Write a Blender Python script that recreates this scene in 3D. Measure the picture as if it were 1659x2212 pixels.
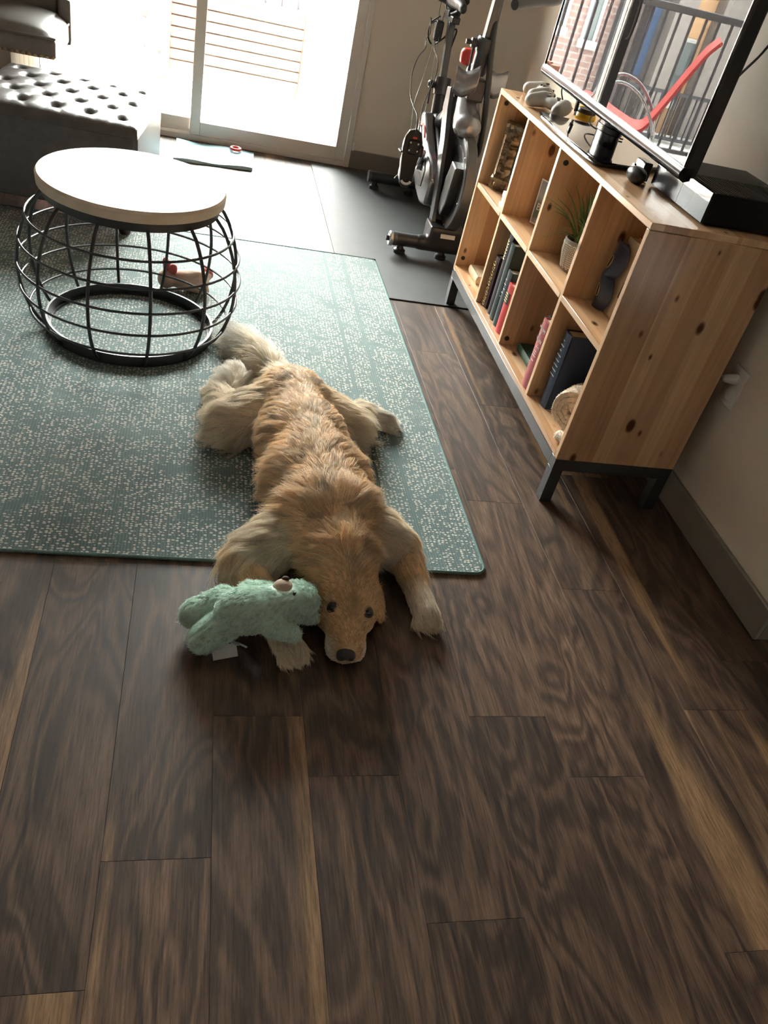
import bpy, bmesh, math, random
import numpy as np
from mathutils import Vector, Matrix, kdtree
random.seed(7); rng = np.random.default_rng(7)
for o in list(bpy.data.objects): bpy.data.objects.remove(o)
scene = bpy.context.scene
COL = scene.collection
PI = math.pi
# ------------------------------------------------------------------ camera
CAM = np.array([0, 0, 1.3484]); FPX = 1741.44
ROT = np.array([[0.96763, -0.06541, -0.24376], [-0.14898, 0.63158, -0.76086], [0.20372, 0.77255, 0.60139]])
cam_data = bpy.data.cameras.new('camera'); cam = bpy.data.objects.new('camera', cam_data); COL.objects.link(cam)
m3 = Matrix(ROT.tolist()); cam.matrix_world = Matrix.Translation(CAM.tolist()) @ m3.to_4x4()
cam_data.sensor_fit = 'HORIZONTAL'; cam_data.sensor_width = 36; cam_data.lens = FPX * 36 / 1659
cam_data.clip_start = 0.02; cam_data.clip_end = 200
scene.camera = cam
def ray(px, py): return ROT @ np.array([(px - 829.5) / FPX, -(py - 1106) / FPX, -1.0])
def zp(px, py, z=0.0):
    d = ray(px, py); p = CAM + d * ((z - CAM[2]) / d[2]); return np.array([p[0], p[1], z])
def xp(px, py, x):
    d = ray(px, py); return CAM + d * (x / d[0])
def yp(px, py, y):
    d = ray(px, py); return CAM + d * (y / d[1])
# ------------------------------------------------------------------ exposure, sky, sun, portal
scene.view_settings.view_transform = 'Standard'; scene.view_settings.look = 'None'
scene.view_settings.gamma = 1.0; scene.view_settings.exposure = 0.95
scene.view_settings.use_curve_mapping = False
cy_ = scene.cycles; cy_.max_bounces = 7; cy_.diffuse_bounces = 4; cy_.glossy_bounces = 3; cy_.transmission_bounces = 4; cy_.transparent_max_bounces = 8; cy_.caustics_reflective = False; cy_.caustics_refractive = False; cy_.use_denoising = True
world = bpy.data.worlds.new('sky'); scene.world = world; world.use_nodes = True
bg = world.node_tree.nodes['Background']; bg.inputs['Color'].default_value = (1.0, 0.975, 0.935, 1); bg.inputs['Strength'].default_value = 42.0
sun_d = bpy.data.lights.new('sun', 'SUN'); sun_d.energy = 70; sun_d.angle = math.radians(0.6); sun_d.color = (1, 0.93, 0.82)
sun = bpy.data.objects.new('sun', sun_d); COL.objects.link(sun)
sun.rotation_euler = Vector((-0.10, -0.56, -0.83)).to_track_quat('-Z', 'Y').to_euler(); sun.location = (1, 12, 12)
pd = bpy.data.lights.new('door_portal', 'AREA'); pd.shape = 'RECTANGLE'; pd.size = 1.74; pd.size_y = 2.06
pd.cycles.is_portal = True
portal = bpy.data.objects.new('door_portal', pd); COL.objects.link(portal)
portal.location = (-0.11, 4.985, 1.06); portal.rotation_euler = Vector((0, -1, 0)).to_track_quat('-Z', 'Z').to_euler()
# ------------------------------------------------------------------ material helpers
MATS = {}
def new_mat(name):
    m = bpy.data.materials.new(name); m.use_nodes = True
    nt = m.node_tree; b = nt.nodes['Principled BSDF']; return m, nt, b
def nd(nt, t, **kw):
    n = nt.nodes.new(t)
    for k, v in kw.items():
        if k.startswith('i_'): n.inputs[k[2:].replace('_', ' ')].default_value = v
        else: setattr(n, k, v)
    return n
def ramp(nt, stops, fac=None, interp='LINEAR'):
    r = nt.nodes.new('ShaderNodeValToRGB'); r.color_ramp.interpolation = interp
    el = r.color_ramp.elements
    while len(el) < len(stops): el.new(0.5)
    for e, (p, c) in zip(el, stops):
        e.position = p; e.color = (c[0], c[1], c[2], 1) if not isinstance(c, (int, float)) else (c, c, c, 1)
    if fac is not None: nt.links.new(fac, r.inputs[0])
    return r.outputs[0]
def math_n(nt, op, a, b=None, c=None):
    n = nt.nodes.new('ShaderNodeMath'); n.operation = op
    for i, v in enumerate((a, b, c)):
        if v is None: continue
        if isinstance(v, (int, float)): n.inputs[i].default_value = v
        else: nt.links.new(v, n.inputs[i])
    return n.outputs[0]
def mix_n(nt, fac, a, b, mode='MIX'):
    n = nt.nodes.new('ShaderNodeMix'); n.data_type = 'RGBA'; n.blend_type = mode
    for s, v in ((n.inputs[0], fac), (n.inputs[6], a), (n.inputs[7], b)):
        if isinstance(v, (int, float)): s.default_value = v
        elif isinstance(v, tuple): s.default_value = (v[0], v[1], v[2], 1)
        else: nt.links.new(v, s)
    return n.outputs[2]
def coords(nt, scale=(1, 1, 1), kind='Object', add=None):
    tc = nt.nodes.new('ShaderNodeTexCoord'); mp = nt.nodes.new('ShaderNodeMapping')
    mp.inputs['Scale'].default_value = scale
    src = tc.outputs[kind]
    if add is not None:
        v = nt.nodes.new('ShaderNodeVectorMath'); v.operation = 'ADD'; nt.links.new(src, v.inputs[0]); nt.links.new(add, v.inputs[1]); src = v.outputs[0]
    nt.links.new(src, mp.inputs[0]); return mp.outputs[0]
def noise(nt, vec, scale=5, detail=3, rough=0.5, dist=0.0):
    n = nd(nt, 'ShaderNodeTexNoise', i_Scale=scale, i_Detail=detail, i_Roughness=rough, i_Distortion=dist); nt.links.new(vec, n.inputs['Vector']); return n.outputs['Fac']
def bump(nt, b, h, strength=0.3, dist=0.002):
    n = nd(nt, 'ShaderNodeBump', i_Strength=strength, i_Distance=dist); nt.links.new(h, n.inputs['Height']); nt.links.new(n.outputs[0], b.inputs['Normal'])
def mat(name, col, rough=0.5, metal=0.0, var=0.12, scale=12, bmp=0.0, bscale=150, spec=None, coat=0.0, emit=None):
    """plain procedural material: colour with a little noise variation and fine relief"""
    if name in MATS: return MATS[name]
    m, nt, b = new_mat(name); v = coords(nt)
    n = noise(nt, v, scale, 4)
    lo = tuple(c * (1 - var) for c in col); hi = tuple(min(1, c * (1 + var)) for c in col)
    nt.links.new(ramp(nt, [(0.3, lo), (0.7, hi)], n), b.inputs['Base Color'])
    b.inputs['Roughness'].default_value = rough; b.inputs['Metallic'].default_value = metal
    if spec is not None: b.inputs['Specular IOR Level'].default_value = spec
    if coat: b.inputs['Coat Weight'].default_value = coat; b.inputs['Coat Roughness'].default_value = 0.03
    if bmp: bump(nt, b, noise(nt, v, bscale, 2), bmp, 0.001)
    MATS[name] = m; return m
# ------------------------------------------------------------------ mesh builder
class MB:
    def __init__(s): s.v = []; s.f = []
    def add(s, verts, faces):
        k = len(s.v); s.v += [tuple(map(float, p)) for p in verts]; s.f += [tuple(i + k for i in f) for f in faces]; return s
    def box(s, x0, x1, y0, y1, z0, z1):
        v = [(x, y, z) for z in (z0, z1) for y in (y0, y1) for x in (x0, x1)]
        return s.add(v, [(0, 2, 3, 1), (4, 5, 7, 6), (0, 1, 5, 4), (2, 6, 7, 3), (0, 4, 6, 2), (1, 3, 7, 5)])
    def obox(s, c, ax, ay, az):
        c, ax, ay, az = map(np.array, (c, ax, ay, az))
        v = [c + i * ax + j * ay + k * az for k in (-1, 1) for j in (-1, 1) for i in (-1, 1)]
        return s.add(v, [(0, 2, 3, 1), (4, 5, 7, 6), (0, 1, 5, 4), (2, 6, 7, 3), (0, 4, 6, 2), (1, 3, 7, 5)])
    def tube(s, pts, r, n=8, closed=False, caps=True, flat=1.0):
        P = [np.array(p, float) for p in pts]; m = len(P)
        R = [r] * m if isinstance(r, (int, float)) else list(r)
        base = len(s.v); up = None
        for i in range(m):
            a = P[(i - 1) % m] if (closed or i > 0) else P[i]; b = P[(i + 1) % m] if (closed or i < m - 1) else P[i]
            t = b - a; L = np.linalg.norm(t); t = t / (L if L > 1e-9 else 1)
            if up is None:
                up = np.array([0, 0, 1.0]) if abs(t[2]) < 0.9 else np.array([1.0, 0, 0])
            u = up - t * (up @ t); nu = np.linalg.norm(u)
            if nu < 1e-6: u = np.cross(t, [0.3, 0.5, 0.8]); nu = np.linalg.norm(u)
            u = u / nu; w = np.cross(t, u); up = u
            for k in range(n):
                th = 2 * PI * k / n; s.v.append(tuple(P[i] + R[i] * (math.cos(th) * u * flat + math.sin(th) * w)))
        for i in range(m if closed else m - 1):
            for k in range(n):
                a = base + i * n + k; b = base + i * n + (k + 1) % n; j = (i + 1) % m
                s.f.append((a, b, base + j * n + (k + 1) % n, base + j * n + k))
        if caps and not closed:
            s.f.append(tuple(base + k for k in range(n))[::-1]); s.f.append(tuple(base + (m - 1) * n + k for k in range(n)))
        return s
    def lathe(s, prof, c=(0, 0, 0), n=32, axis='z', closed=False):
        base = len(s.v); m = len(prof)
        for (r, h) in prof:
            for k in range(n):
                th = 2 * PI * k / n; x, y = r * math.cos(th), r * math.sin(th)
                p = {'z': (x, y, h), 'x': (h, x, y), 'y': (y, h, x)}[axis]
                s.v.append(tuple(np.array(c) + p))
        for i in range(m if closed else m - 1):
            j = (i + 1) % m
            for k in range(n):
                s.f.append((base + i * n + k, base + i * n + (k + 1) % n, base + j * n + (k + 1) % n, base + j * n + k))
        if not closed:
            if prof[0][0] > 1e-6: s.f.append(tuple(base + k for k in range(n))[::-1])
            if prof[-1][0] > 1e-6: s.f.append(tuple(base + (m - 1) * n + k for k in range(n)))
        return s
    def prism(s, poly, z0, z1, plane='xy'):
        """extrude a 2-D outline; plane xy -> along z, xz -> along y, yz -> along x"""
        n = len(poly); mk = {'xy': lambda a, b, h: (a, b, h), 'xz': lambda a, b, h: (a, h, b), 'yz': lambda a, b, h: (h, a, b)}[plane]
        v = [mk(a, b, z0) for a, b in poly] + [mk(a, b, z1) for a, b in poly]
        f = [tuple(range(n))[::-1], tuple(range(n, 2 * n))] + [(i, (i + 1) % n, n + (i + 1) % n, n + i) for i in range(n)]
        return s.add(v, f)
    def ell(s, c, r, n=16, m=10, rot=None):
        c = np.array(c, float); r = np.array(r, float); base = []
        v = [(0, 0, -1)]
        for j in range(1, m):
            ph = -PI / 2 + PI * j / m
            for k in range(n): v.append((math.cos(ph) * math.cos(2 * PI * k / n), math.cos(ph) * math.sin(2 * PI * k / n), math.sin(ph)))
        v.append((0, 0, 1)); f = []
        for k in range(n): f.append((0, 1 + (k + 1) % n, 1 + k))
        for j in range(m - 2):
            for k in range(n):
                a = 1 + j * n + k; b = 1 + j * n + (k + 1) % n; f.append((a, b, b + n, a + n))
        t = 1 + (m - 2) * n
        for k in range(n): f.append((t + k, t + (k + 1) % n, len(v) - 1))
        M = np.eye(3) if rot is None else np.array(rot)
        return s.add([c + M @ (np.array(p) * r) for p in v], f)
    def capsule(s, a, b, ra, rb, n=14, flat=None):
        a = np.array(a, float); b = np.array(b, float); t = b - a; L = np.linalg.norm(t); t = t / L
        pts = []; rr = []
        for k in range(0, 5):
            th = PI / 2 * (k / 4); pts.append(a - t * ra * math.cos(th)); rr.append(max(ra * math.sin(th), 1e-4))
        for k in range(0, 5):
            th = PI / 2 * (k / 4); pts.append(b + t * rb * math.sin(th)); rr.append(max(rb * math.cos(th), 1e-4))
        return s.tube(pts, rr, n, flat=1.0)
    def xf(s, M, c=(0, 0, 0), k=0):
        M = np.array(M); c = np.array(c)
        for i in range(k, len(s.v)): s.v[i] = tuple(M @ (np.array(s.v[i]) - c) + c)
        return s
    def sh(s, d, k=0):
        for i in range(k, len(s.v)): s.v[i] = tuple(np.array(s.v[i]) + np.array(d))
        return s
def rz(a): c, s_ = math.cos(a), math.sin(a); return np.array([[c, -s_, 0], [s_, c, 0], [0, 0, 1]])
def rx(a): c, s_ = math.cos(a), math.sin(a); return np.array([[1, 0, 0], [0, c, -s_], [0, s_, c]])
def ry_(a): c, s_ = math.cos(a), math.sin(a); return np.array([[c, 0, s_], [0, 1, 0], [-s_, 0, c]])
BASE = {}
def mk(name, mb, material, base=(0, 0, 0), smooth=35, bevel=0, seg=2):
    me = bpy.data.meshes.new(name)
    b = np.array(base)
    me.from_pydata([tuple(np.array(p) - b) for p in mb.v], [], mb.f); me.validate(); me.update()
    bm = bmesh.new(); bm.from_mesh(me); bmesh.ops.recalc_face_normals(bm, faces=bm.faces); bm.to_mesh(me); bm.free()
    if smooth:
        me.polygons.foreach_set('use_smooth', [True] * len(me.polygons)); me.set_sharp_from_angle(angle=math.radians(smooth))
    me.materials.append(material if not isinstance(material, str) else MATS[material])
    o = bpy.data.objects.new(name, me); COL.objects.link(o)
    if bevel:
        md = o.modifiers.new('bevel', 'BEVEL'); md.width = bevel; md.segments = seg; md.limit_method = 'ANGLE'; md.angle_limit = math.radians(40)
    return o
def tag(o, label=None, cat=None, group=None, kind=None):
    for k, v in (('label', label), ('category', cat), ('group', group), ('kind', kind)):
        if v: o[k] = v
    return o
def thing(name, loc, label=None, cat=None, group=None, kind=None):
    o = bpy.data.objects.new(name, None); COL.objects.link(o); o.location = tuple(loc); o.empty_display_size = 0.05
    BASE[o] = tuple(loc); return tag(o, label, cat, group, kind)
def part(name, mb, material, parent, smooth=35, bevel=0, label=None, seg=2):
    o = mk(name, mb, material, BASE[parent], smooth, bevel, seg); o.parent = parent; BASE[o] = BASE[parent]
    if label: o['label'] = label
    return o
def solo(name, mb, material, label=None, cat=None, group=None, kind=None, smooth=35, bevel=0, seg=2):
    v = np.array(mb.v); b = (*(0.5 * (v.min(0) + v.max(0)))[:2], v[:, 2].min())
    o = mk(name, mb, material, b, smooth, bevel, seg); o.location = b; BASE[o] = tuple(b)
    return tag(o, label, cat, group, kind)
def copy_tree(o, parent=None):
    c = o.copy(); COL.objects.link(c); c.parent = parent
    for ch in list(o.children): copy_tree(ch, c)
    return c
def smooth_path(pts, k=6):
    """Catmull-Rom through points"""
    P = [np.array(p, float) for p in pts]; out = []
    for i in range(len(P) - 1):
        p0 = P[max(i - 1, 0)]; p1 = P[i]; p2 = P[i + 1]; p3 = P[min(i + 2, len(P) - 1)]
        for j in range(k):
            t = j / k
            out.append(0.5 * ((2 * p1) + (-p0 + p2) * t + (2 * p0 - 5 * p1 + 4 * p2 - p3) * t * t + (-p0 + 3 * p1 - 3 * p2 + p3) * t ** 3))
    out.append(P[-1]); return out
def text_mesh(txt, size, depth=0.0003, align='CENTER'):
    cu = bpy.data.curves.new('t', 'FONT'); cu.body = txt; cu.size = size; cu.extrude = depth; cu.align_x = align; cu.align_y = 'CENTER'; cu.resolution_u = 3
    ob = bpy.data.objects.new('t', cu); COL.objects.link(ob); dg = bpy.context.evaluated_depsgraph_get()
    me = bpy.data.meshes.new_from_object(ob.evaluated_get(dg))
    mb = MB(); mb.v = [tuple(v.co) for v in me.vertices]; mb.f = [tuple(p.vertices) for p in me.polygons]
    bpy.data.objects.remove(ob); bpy.data.curves.remove(cu); bpy.data.meshes.remove(me); return mb
def orient(mb, origin, xdir, ydir):
    X = np.array(xdir, float); X /= np.linalg.norm(X); Y = np.array(ydir, float); Y -= X * (X @ Y); Y /= np.linalg.norm(Y); Z = np.cross(X, Y)
    M = np.stack([X, Y, Z], 1); mb.v = [tuple(np.array(origin) + M @ np.array(p)) for p in mb.v]; return mb
# ------------------------------------------------------------------ materials for the big surfaces
def plank_mat():
    m, nt, b = new_mat('walnut_vinyl_plank')
    oi = nt.nodes.new('ShaderNodeObjectInfo'); vm = nd(nt, 'ShaderNodeVectorMath', operation='SCALE'); vm.inputs[0].default_value = (37.0, 91.0, 13.0)
    nt.links.new(oi.outputs['Random'], vm.inputs['Scale']); off = vm.outputs[0]
    big = noise(nt, coords(nt, (6.0, 1.5, 1), add=off), 1.0, 3, 0.5, 0.9)
    rings = math_n(nt, 'SINE', math_n(nt, 'MULTIPLY', big, 52.0)); rings = math_n(nt, 'MULTIPLY_ADD', rings, 0.5, 0.5)
    fine = noise(nt, coords(nt, (260, 13, 1), add=off), 1.0, 4, 0.7)
    med = noise(nt, coords(nt, (42, 3.2, 1), add=off), 1.0, 4, 0.65, 0.5)
    tone = noise(nt, coords(nt, (8, 1.8, 1), add=off), 1.0, 2, 0.5)
    base = ramp(nt, [(0.25, (0.021, 0.0130, 0.0092)), (0.48, (0.064, 0.0385, 0.0255)), (0.76, (0.148, 0.090, 0.056))],
                math_n(nt, 'ADD', math_n(nt, 'MULTIPLY', rings, 0.24), math_n(nt, 'ADD', math_n(nt, 'MULTIPLY', med, 0.52), math_n(nt, 'MULTIPLY', tone, 0.30))))
    streak = noise(nt, coords(nt, (8.5, 0.50, 1), add=off), 1.0, 2, 0.45, 0.25)
    sm = ramp(nt, [(0.605, 0.0), (0.66, 1.0)], streak)
    base = mix_n(nt, math_n(nt, 'MULTIPLY', sm, 0.8), base, (0.27, 0.160, 0.080))
    grain = ramp(nt, [(0.30, 0.38), (0.62, 1.20)], fine)
    base = mix_n(nt, 1.0, base, grain, 'MULTIPLY')
    tn = math_n(nt, 'MULTIPLY_ADD', oi.outputs['Random'], 0.45, 0.80)
    cb = nd(nt, 'ShaderNodeCombineColor'); [nt.links.new(tn, cb.inputs[i]) for i in range(3)]
    base = mix_n(nt, 1.0, base, cb.outputs[0], 'MULTIPLY')
    nt.links.new(base, b.inputs['Base Color'])
    nt.links.new(ramp(nt, [(0.3, 0.46), (0.7, 0.60)], fine), b.inputs['Roughness'])
    b.inputs['Specular IOR Level'].default_value = 0.38
    bump(nt, b, fine, 0.22, 0.0006); MATS['plank'] = m; return m
def pine_mat(name, stave_axis, along_axis, seed=0.0, tint=(1, 1, 1)):
    """edge-glued pine: staves of slightly different tone, soft grain and brown knots"""
    m, nt, b = new_mat(name); tc = nt.nodes.new('ShaderNodeTexCoord'); sp = nt.nodes.new('ShaderNodeSeparateXYZ'); nt.links.new(tc.outputs['Object'], sp.inputs[0])
    oi = nt.nodes.new('ShaderNodeObjectInfo')
    so = sp.outputs[stave_axis]; al = sp.outputs[along_axis]
    r10 = math_n(nt, 'MULTIPLY_ADD', oi.outputs['Random'], 17.0, seed)
    u = math_n(nt, 'ADD', math_n(nt, 'MULTIPLY', so, 1 / 0.068), r10); cell = math_n(nt, 'FLOOR', u)
    wn = nd(nt, 'ShaderNodeTexWhiteNoise', noise_dimensions='1D'); nt.links.new(cell, wn.inputs['W']); wv = wn.outputs['Value']
    def vec(a, bb, c):
        n = nt.nodes.new('ShaderNodeCombineXYZ')
        for i, v in enumerate((a, bb, c)):
            if isinstance(v, (int, float)): n.inputs[i].default_value = v
            else: nt.links.new(v, n.inputs[i])
        return n.outputs[0]
    sh = math_n(nt, 'MULTIPLY', wv, 60.0)
    gv = vec(math_n(nt, 'MULTIPLY', so, 60.0), math_n(nt, 'ADD', math_n(nt, 'MULTIPLY', al, 2.2), sh), r10)
    g = noise(nt, gv, 1.0, 3, 0.6, 0.8)
    base = ramp(nt, [(0.0, tuple(a * c for a, c in zip((0.44, 0.245, 0.125), tint))), (0.5, tuple(a * c for a, c in zip((0.57, 0.345, 0.185), tint))), (1.0, tuple(a * c for a, c in zip((0.68, 0.44, 0.25), tint)))], wv)
    base = mix_n(nt, 1.0, base, ramp(nt, [(0.3, 0.82), (0.7, 1.08)], g), 'MULTIPLY')
    kv = vec(math_n(nt, 'MULTIPLY', so, 15.0), math_n(nt, 'MULTIPLY', al, 8.5), r10)
    vo = nd(nt, 'ShaderNodeTexVoronoi', feature='F1', i_Scale=1.0, i_Randomness=1.0); nt.links.new(kv, vo.inputs['Vector'])
    sc = nt.nodes.new('ShaderNodeSeparateColor'); nt.links.new(vo.outputs['Color'], sc.inputs[0])
    size = math_n(nt, 'MULTIPLY_ADD', sc.outputs[0], 0.22, -0.055)
    d = math_n(nt, 'SUBTRACT', vo.outputs['Distance'], size)
    km = ramp(nt, [(0.0, 1.0), (0.035, 0.75), (0.09, 0.0)], d)
    base = mix_n(nt, km, base, (0.10, 0.035, 0.014))
    nt.links.new(base, b.inputs['Base Color']); b.inputs['Roughness'].default_value = 0.21; b.inputs['Specular IOR Level'].default_value = 0.6
    bump(nt, b, g, 0.05, 0.0005); MATS[name] = m; return m
def rug_mat():
    m, nt, b = new_mat('teal_flatweave'); tc = nt.nodes.new('ShaderNodeTexCoord'); sp = nt.nodes.new('ShaderNodeSeparateXYZ'); nt.links.new(tc.outputs['Object'], sp.inputs[0])
    x, y = sp.outputs[0], sp.outputs[1]
    rib = math_n(nt, 'MULTIPLY_ADD', math_n(nt, 'SINE', math_n(nt, 'MULTIPLY', x, 2 * PI / 0.0075)), 0.5, 0.5)
    vo = nd(nt, 'ShaderNodeTexVoronoi', feature='F1', i_Scale=1.0, i_Randomness=0.48)
    vv = coords(nt, (1 / 0.0112, 1 / 0.0085, 0)); nt.links.new(vv, vo.inputs['Vector'])
    dots = ramp(nt, [(0.31, 1.0), (0.41, 0.0)], vo.outputs['Distance'])
    n1 = noise(nt, coords(nt, (9, 14, 1)), 1.0, 2, 0.5); patch = ramp(nt, [(0.34, 0.0), (0.43, 1.0)], n1)
    # plain lengthwise border stripes
    ab = math_n(nt, 'ABSOLUTE', math_n(nt, 'SUBTRACT', math_n(nt, 'ABSOLUTE', x), 1.05)); st1 = math_n(nt, 'GREATER_THAN', ab, 0.007)
    ab2 = math_n(nt, 'ABSOLUTE', math_n(nt, 'SUBTRACT', math_n(nt, 'ABSOLUTE', x), 0.965)); st2 = math_n(nt, 'GREATER_THAN', ab2, 0.006)
    dm = math_n(nt, 'MULTIPLY', math_n(nt, 'MULTIPLY', dots, patch), math_n(nt, 'MULTIPLY', st1, st2))
    n2 = noise(nt, coords(nt, (4, 5, 1)), 1.0, 3)
    teal = ramp(nt, [(0.3, (0.078, 0.134, 0.131)), (0.7, (0.128, 0.198, 0.190))], n2)
    teal = mix_n(nt, math_n(nt, 'MULTIPLY', rib, 0.45), teal, (0.043, 0.073, 0.073))
    c = mix_n(nt, dm, teal, (0.54, 0.53, 0.47)); nt.links.new(c, b.inputs['Base Color'])
    b.inputs['Roughness'].default_value = 0.85; b.inputs['Sheen Weight'].default_value = 0.25; b.inputs['Sheen Roughness'].default_value = 0.4
    h = math_n(nt, 'ADD', math_n(nt, 'MULTIPLY', rib, 0.5), dm); bump(nt, b, h, 0.6, 0.002); MATS['rug'] = m; return m
def wall_mat(name, col):
    m, nt, b = new_mat(name); v = coords(nt)
    nt.links.new(ramp(nt, [(0.3, tuple(c * 0.97 for c in col)), (0.7, col)], noise(nt, v, 2.0, 3)), b.inputs['Base Color'])
    b.inputs['Roughness'].default_value = 0.75; bump(nt, b, noise(nt, v, 260, 2), 0.15, 0.0008); MATS[name] = m; return m
def brick_mat(name, c1, c2, mortar):
    m, nt, b = new_mat(name); tc = nt.nodes.new('ShaderNodeTexCoord'); sp = nt.nodes.new('ShaderNodeSeparateXYZ'); nt.links.new(tc.outputs['Object'], sp.inputs[0])
    cx = nt.nodes.new('ShaderNodeCombineXYZ'); nt.links.new(sp.outputs[0], cx.inputs[0]); nt.links.new(sp.outputs[2], cx.inputs[1])
    t = nd(nt, 'ShaderNodeTexBrick', i_Scale=1.0, i_Mortar_Size=0.008, i_Brick_Width=0.23, i_Row_Height=0.078)
    t.inputs['Color1'].default_value = (*c1, 1); t.inputs['Color2'].default_value = (*c2, 1); t.inputs['Mortar'].default_value = (*mortar, 1)
    nt.links.new(cx.outputs[0], t.inputs['Vector']); nt.links.new(t.outputs['Color'], b.inputs['Base Color']); b.inputs['Roughness'].default_value = 0.85
    MATS[name] = m; return m
def glass_mat():
    m, nt, b = new_mat('door_glass'); nt.nodes.remove(b); out = nt.nodes['Material Output']
    tr = nd(nt, 'ShaderNodeBsdfTransparent'); tr.inputs[0].default_value = (0.93, 0.96, 0.95, 1); gl = nd(nt, 'ShaderNodeBsdfGlossy', i_Roughness=0.0)
    fr = nd(nt, 'ShaderNodeFresnel', i_IOR=1.35); mx = nd(nt, 'ShaderNodeMixShader'); nt.links.new(fr.outputs[0], mx.inputs[0])
    nt.links.new(tr.outputs[0], mx.inputs[1]); nt.links.new(gl.outputs[0], mx.inputs[2]); nt.links.new(mx.outputs[0], out.inputs[0]); MATS['glass'] = m; return m
plank_mat(); rug_mat(); glass_mat()
pine_mat('pine_side', 0, 2, 3.0); pine_mat('pine_flat_lit', 0, 1, 5.0, (1.16, 1.22, 1.30))  # same pine; flat boards tinted paler, daylight on them put into the colour
wall_mat('wall_paint', (0.76, 0.69, 0.59)); wall_mat('ceiling_paint', (0.78, 0.76, 0.72))
mat('baseboard_paint', (0.20, 0.175, 0.145), 0.5, var=0.04); mat('vinyl_frame', (0.68, 0.64, 0.58), 0.45, var=0.03)
mat('subfloor', (0.02, 0.015, 0.012), 0.9); mat('rubber', (0.035, 0.038, 0.040), 0.62, var=0.1, bmp=0.5, bscale=420)
mat('black_plastic', (0.012, 0.012, 0.013), 0.35, var=0.1); mat('black_gloss', (0.006, 0.006, 0.007), 0.06, var=0.05, coat=0.5)
mat('black_metal', (0.016, 0.017, 0.019), 0.38, var=0.1, spec=0.6); mat('grey_metal', (0.22, 0.22, 0.23), 0.35, 0.6, var=0.05)
mat('silver', (0.52, 0.52, 0.53), 0.28, 0.85, var=0.05); mat('dark_grey', (0.05, 0.052, 0.055), 0.42); mat('red_plastic', (0.55, 0.03, 0.02), 0.35)
mat('white_plastic', (0.75, 0.75, 0.73), 0.45, var=0.03); mat('concrete', (0.62, 0.60, 0.57), 0.8); mat('white_paper', (0.8, 0.78, 0.74), 0.7, var=0.04)
# ------------------------------------------------------------------ structure
WX, FY, CZ = 1.502, 5.0, 2.6           # right wall, far wall, ceiling
LX, BY = -4.2, -4.5                    # left wall, wall behind the camera
WEND = 1.28                            # the right wall stops here (outer corner)
HX = 2.5                               # hallway wall past the corner
fl = solo('floor', MB().box(LX, HX, BY, FY + 0.1, -0.10, -0.006), 'plank', kind='structure')
X0, PW, PL = -0.271, 0.18, 0.924
starts = {0: 0.524, 1: 0.721, 2: 1.016, 4: 0.589, 5: 1.017, 6: 2.713, 7: 2.354, 8: 1.038}
cache = {}
def plank(x0, x1, y0, y1):
    k = (round(x1 - x0, 3), round(y1 - y0, 3))
    if k not in cache:
        a, b_ = k[0] / 2 - 0.0001, k[1] / 2 - 0.0001; e = 0.0005; z0, z1 = -0.006, 0.0
        mb = MB(); v = [(-a, -b_, z0), (a, -b_, z0), (a, b_, z0), (-a, b_, z0), (-a, -b_, z1 - e), (a, -b_, z1 - e), (a, b_, z1 - e), (-a, b_, z1 - e),
                        (-a + e, -b_ + e, z1), (a - e, -b_ + e, z1), (a - e, b_ - e, z1), (-a + e, b_ - e, z1)]
        f = [(0, 1, 5, 4), (1, 2, 6, 5), (2, 3, 7, 6), (3, 0, 4, 7), (4, 5, 9, 8), (5, 6, 10, 9), (6, 7, 11, 10), (7, 4, 8, 11), (8, 9, 10, 11)]
        me = bpy.data.meshes.new('plank'); me.from_pydata(v, [], f); me.materials.append(MATS['plank']); cache[k] = me
    o = bpy.data.objects.new('plank', cache[k]); COL.objects.link(o); o.parent = fl
    o.location = (np.array([(x0 + x1) / 2, (y0 + y1) / 2, 0]) - np.array(BASE[fl])).tolist()
for i in range(-14, 13):
    xa, xb = X0 + i * PW, X0 + (i + 1) * PW
    ymax = FY if xa < WX else WEND
    if xb > HX: continue
    s0 = starts.get(i, random.random() * PL); y = s0 - math.ceil((s0 + 1.2) / PL) * PL
    while y < ymax:
        if min(y + PL, ymax) - y > 0.02: plank(xa, min(xb, WX) if xa < WX and False else xb, y, min(y + PL, ymax))
        y += PL
# walls
T = 0.12
wr = solo('wall_right', MB().box(WX, WX + T, WEND, FY, 0, CZ), 'wall_paint', kind='structure')
solo('wall_hall', MB().box(HX, HX + T, BY, FY, 0, CZ), 'wall_paint', kind='structure')
solo('wall_left', MB().box(LX - T, LX, BY, FY, 0, CZ), 'wall_paint', kind='structure')
solo('wall_back', MB().box(LX, HX, BY - T, BY, 0, CZ), 'wall_paint', kind='structure')
DX0, DX1, DZ = -1.00, 0.83, 2.12
solo('wall_far', MB().box(DX1, HX, FY, FY + 0.16, 0, CZ).box(LX, DX0, FY, FY + 0.16, 0, CZ).box(DX0, DX1, FY, FY + 0.16, DZ, CZ), 'wall_paint', kind='structure')
solo('ceiling', MB().box(LX - T, HX + T, BY - T, FY + 0.16, CZ, CZ + 0.12), 'ceiling_paint', kind='structure')
BH = 0.101
solo('baseboard_right', MB().box(WX - 0.014, WX, WEND - 0.014, FY, 0.0005, BH), 'baseboard_paint', kind='structure', bevel=0.003)
solo('baseboard_end', MB().box(WX, WX + T, WEND - 0.014, WEND, 0.0005, BH), 'baseboard_paint', kind='structure', bevel=0.003)
solo('baseboard_far', MB().box(DX1 + 0.002, WX - 0.016, FY - 0.014, FY, 0.0005, BH), 'baseboard_paint', kind='structure', bevel=0.003)
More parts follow.
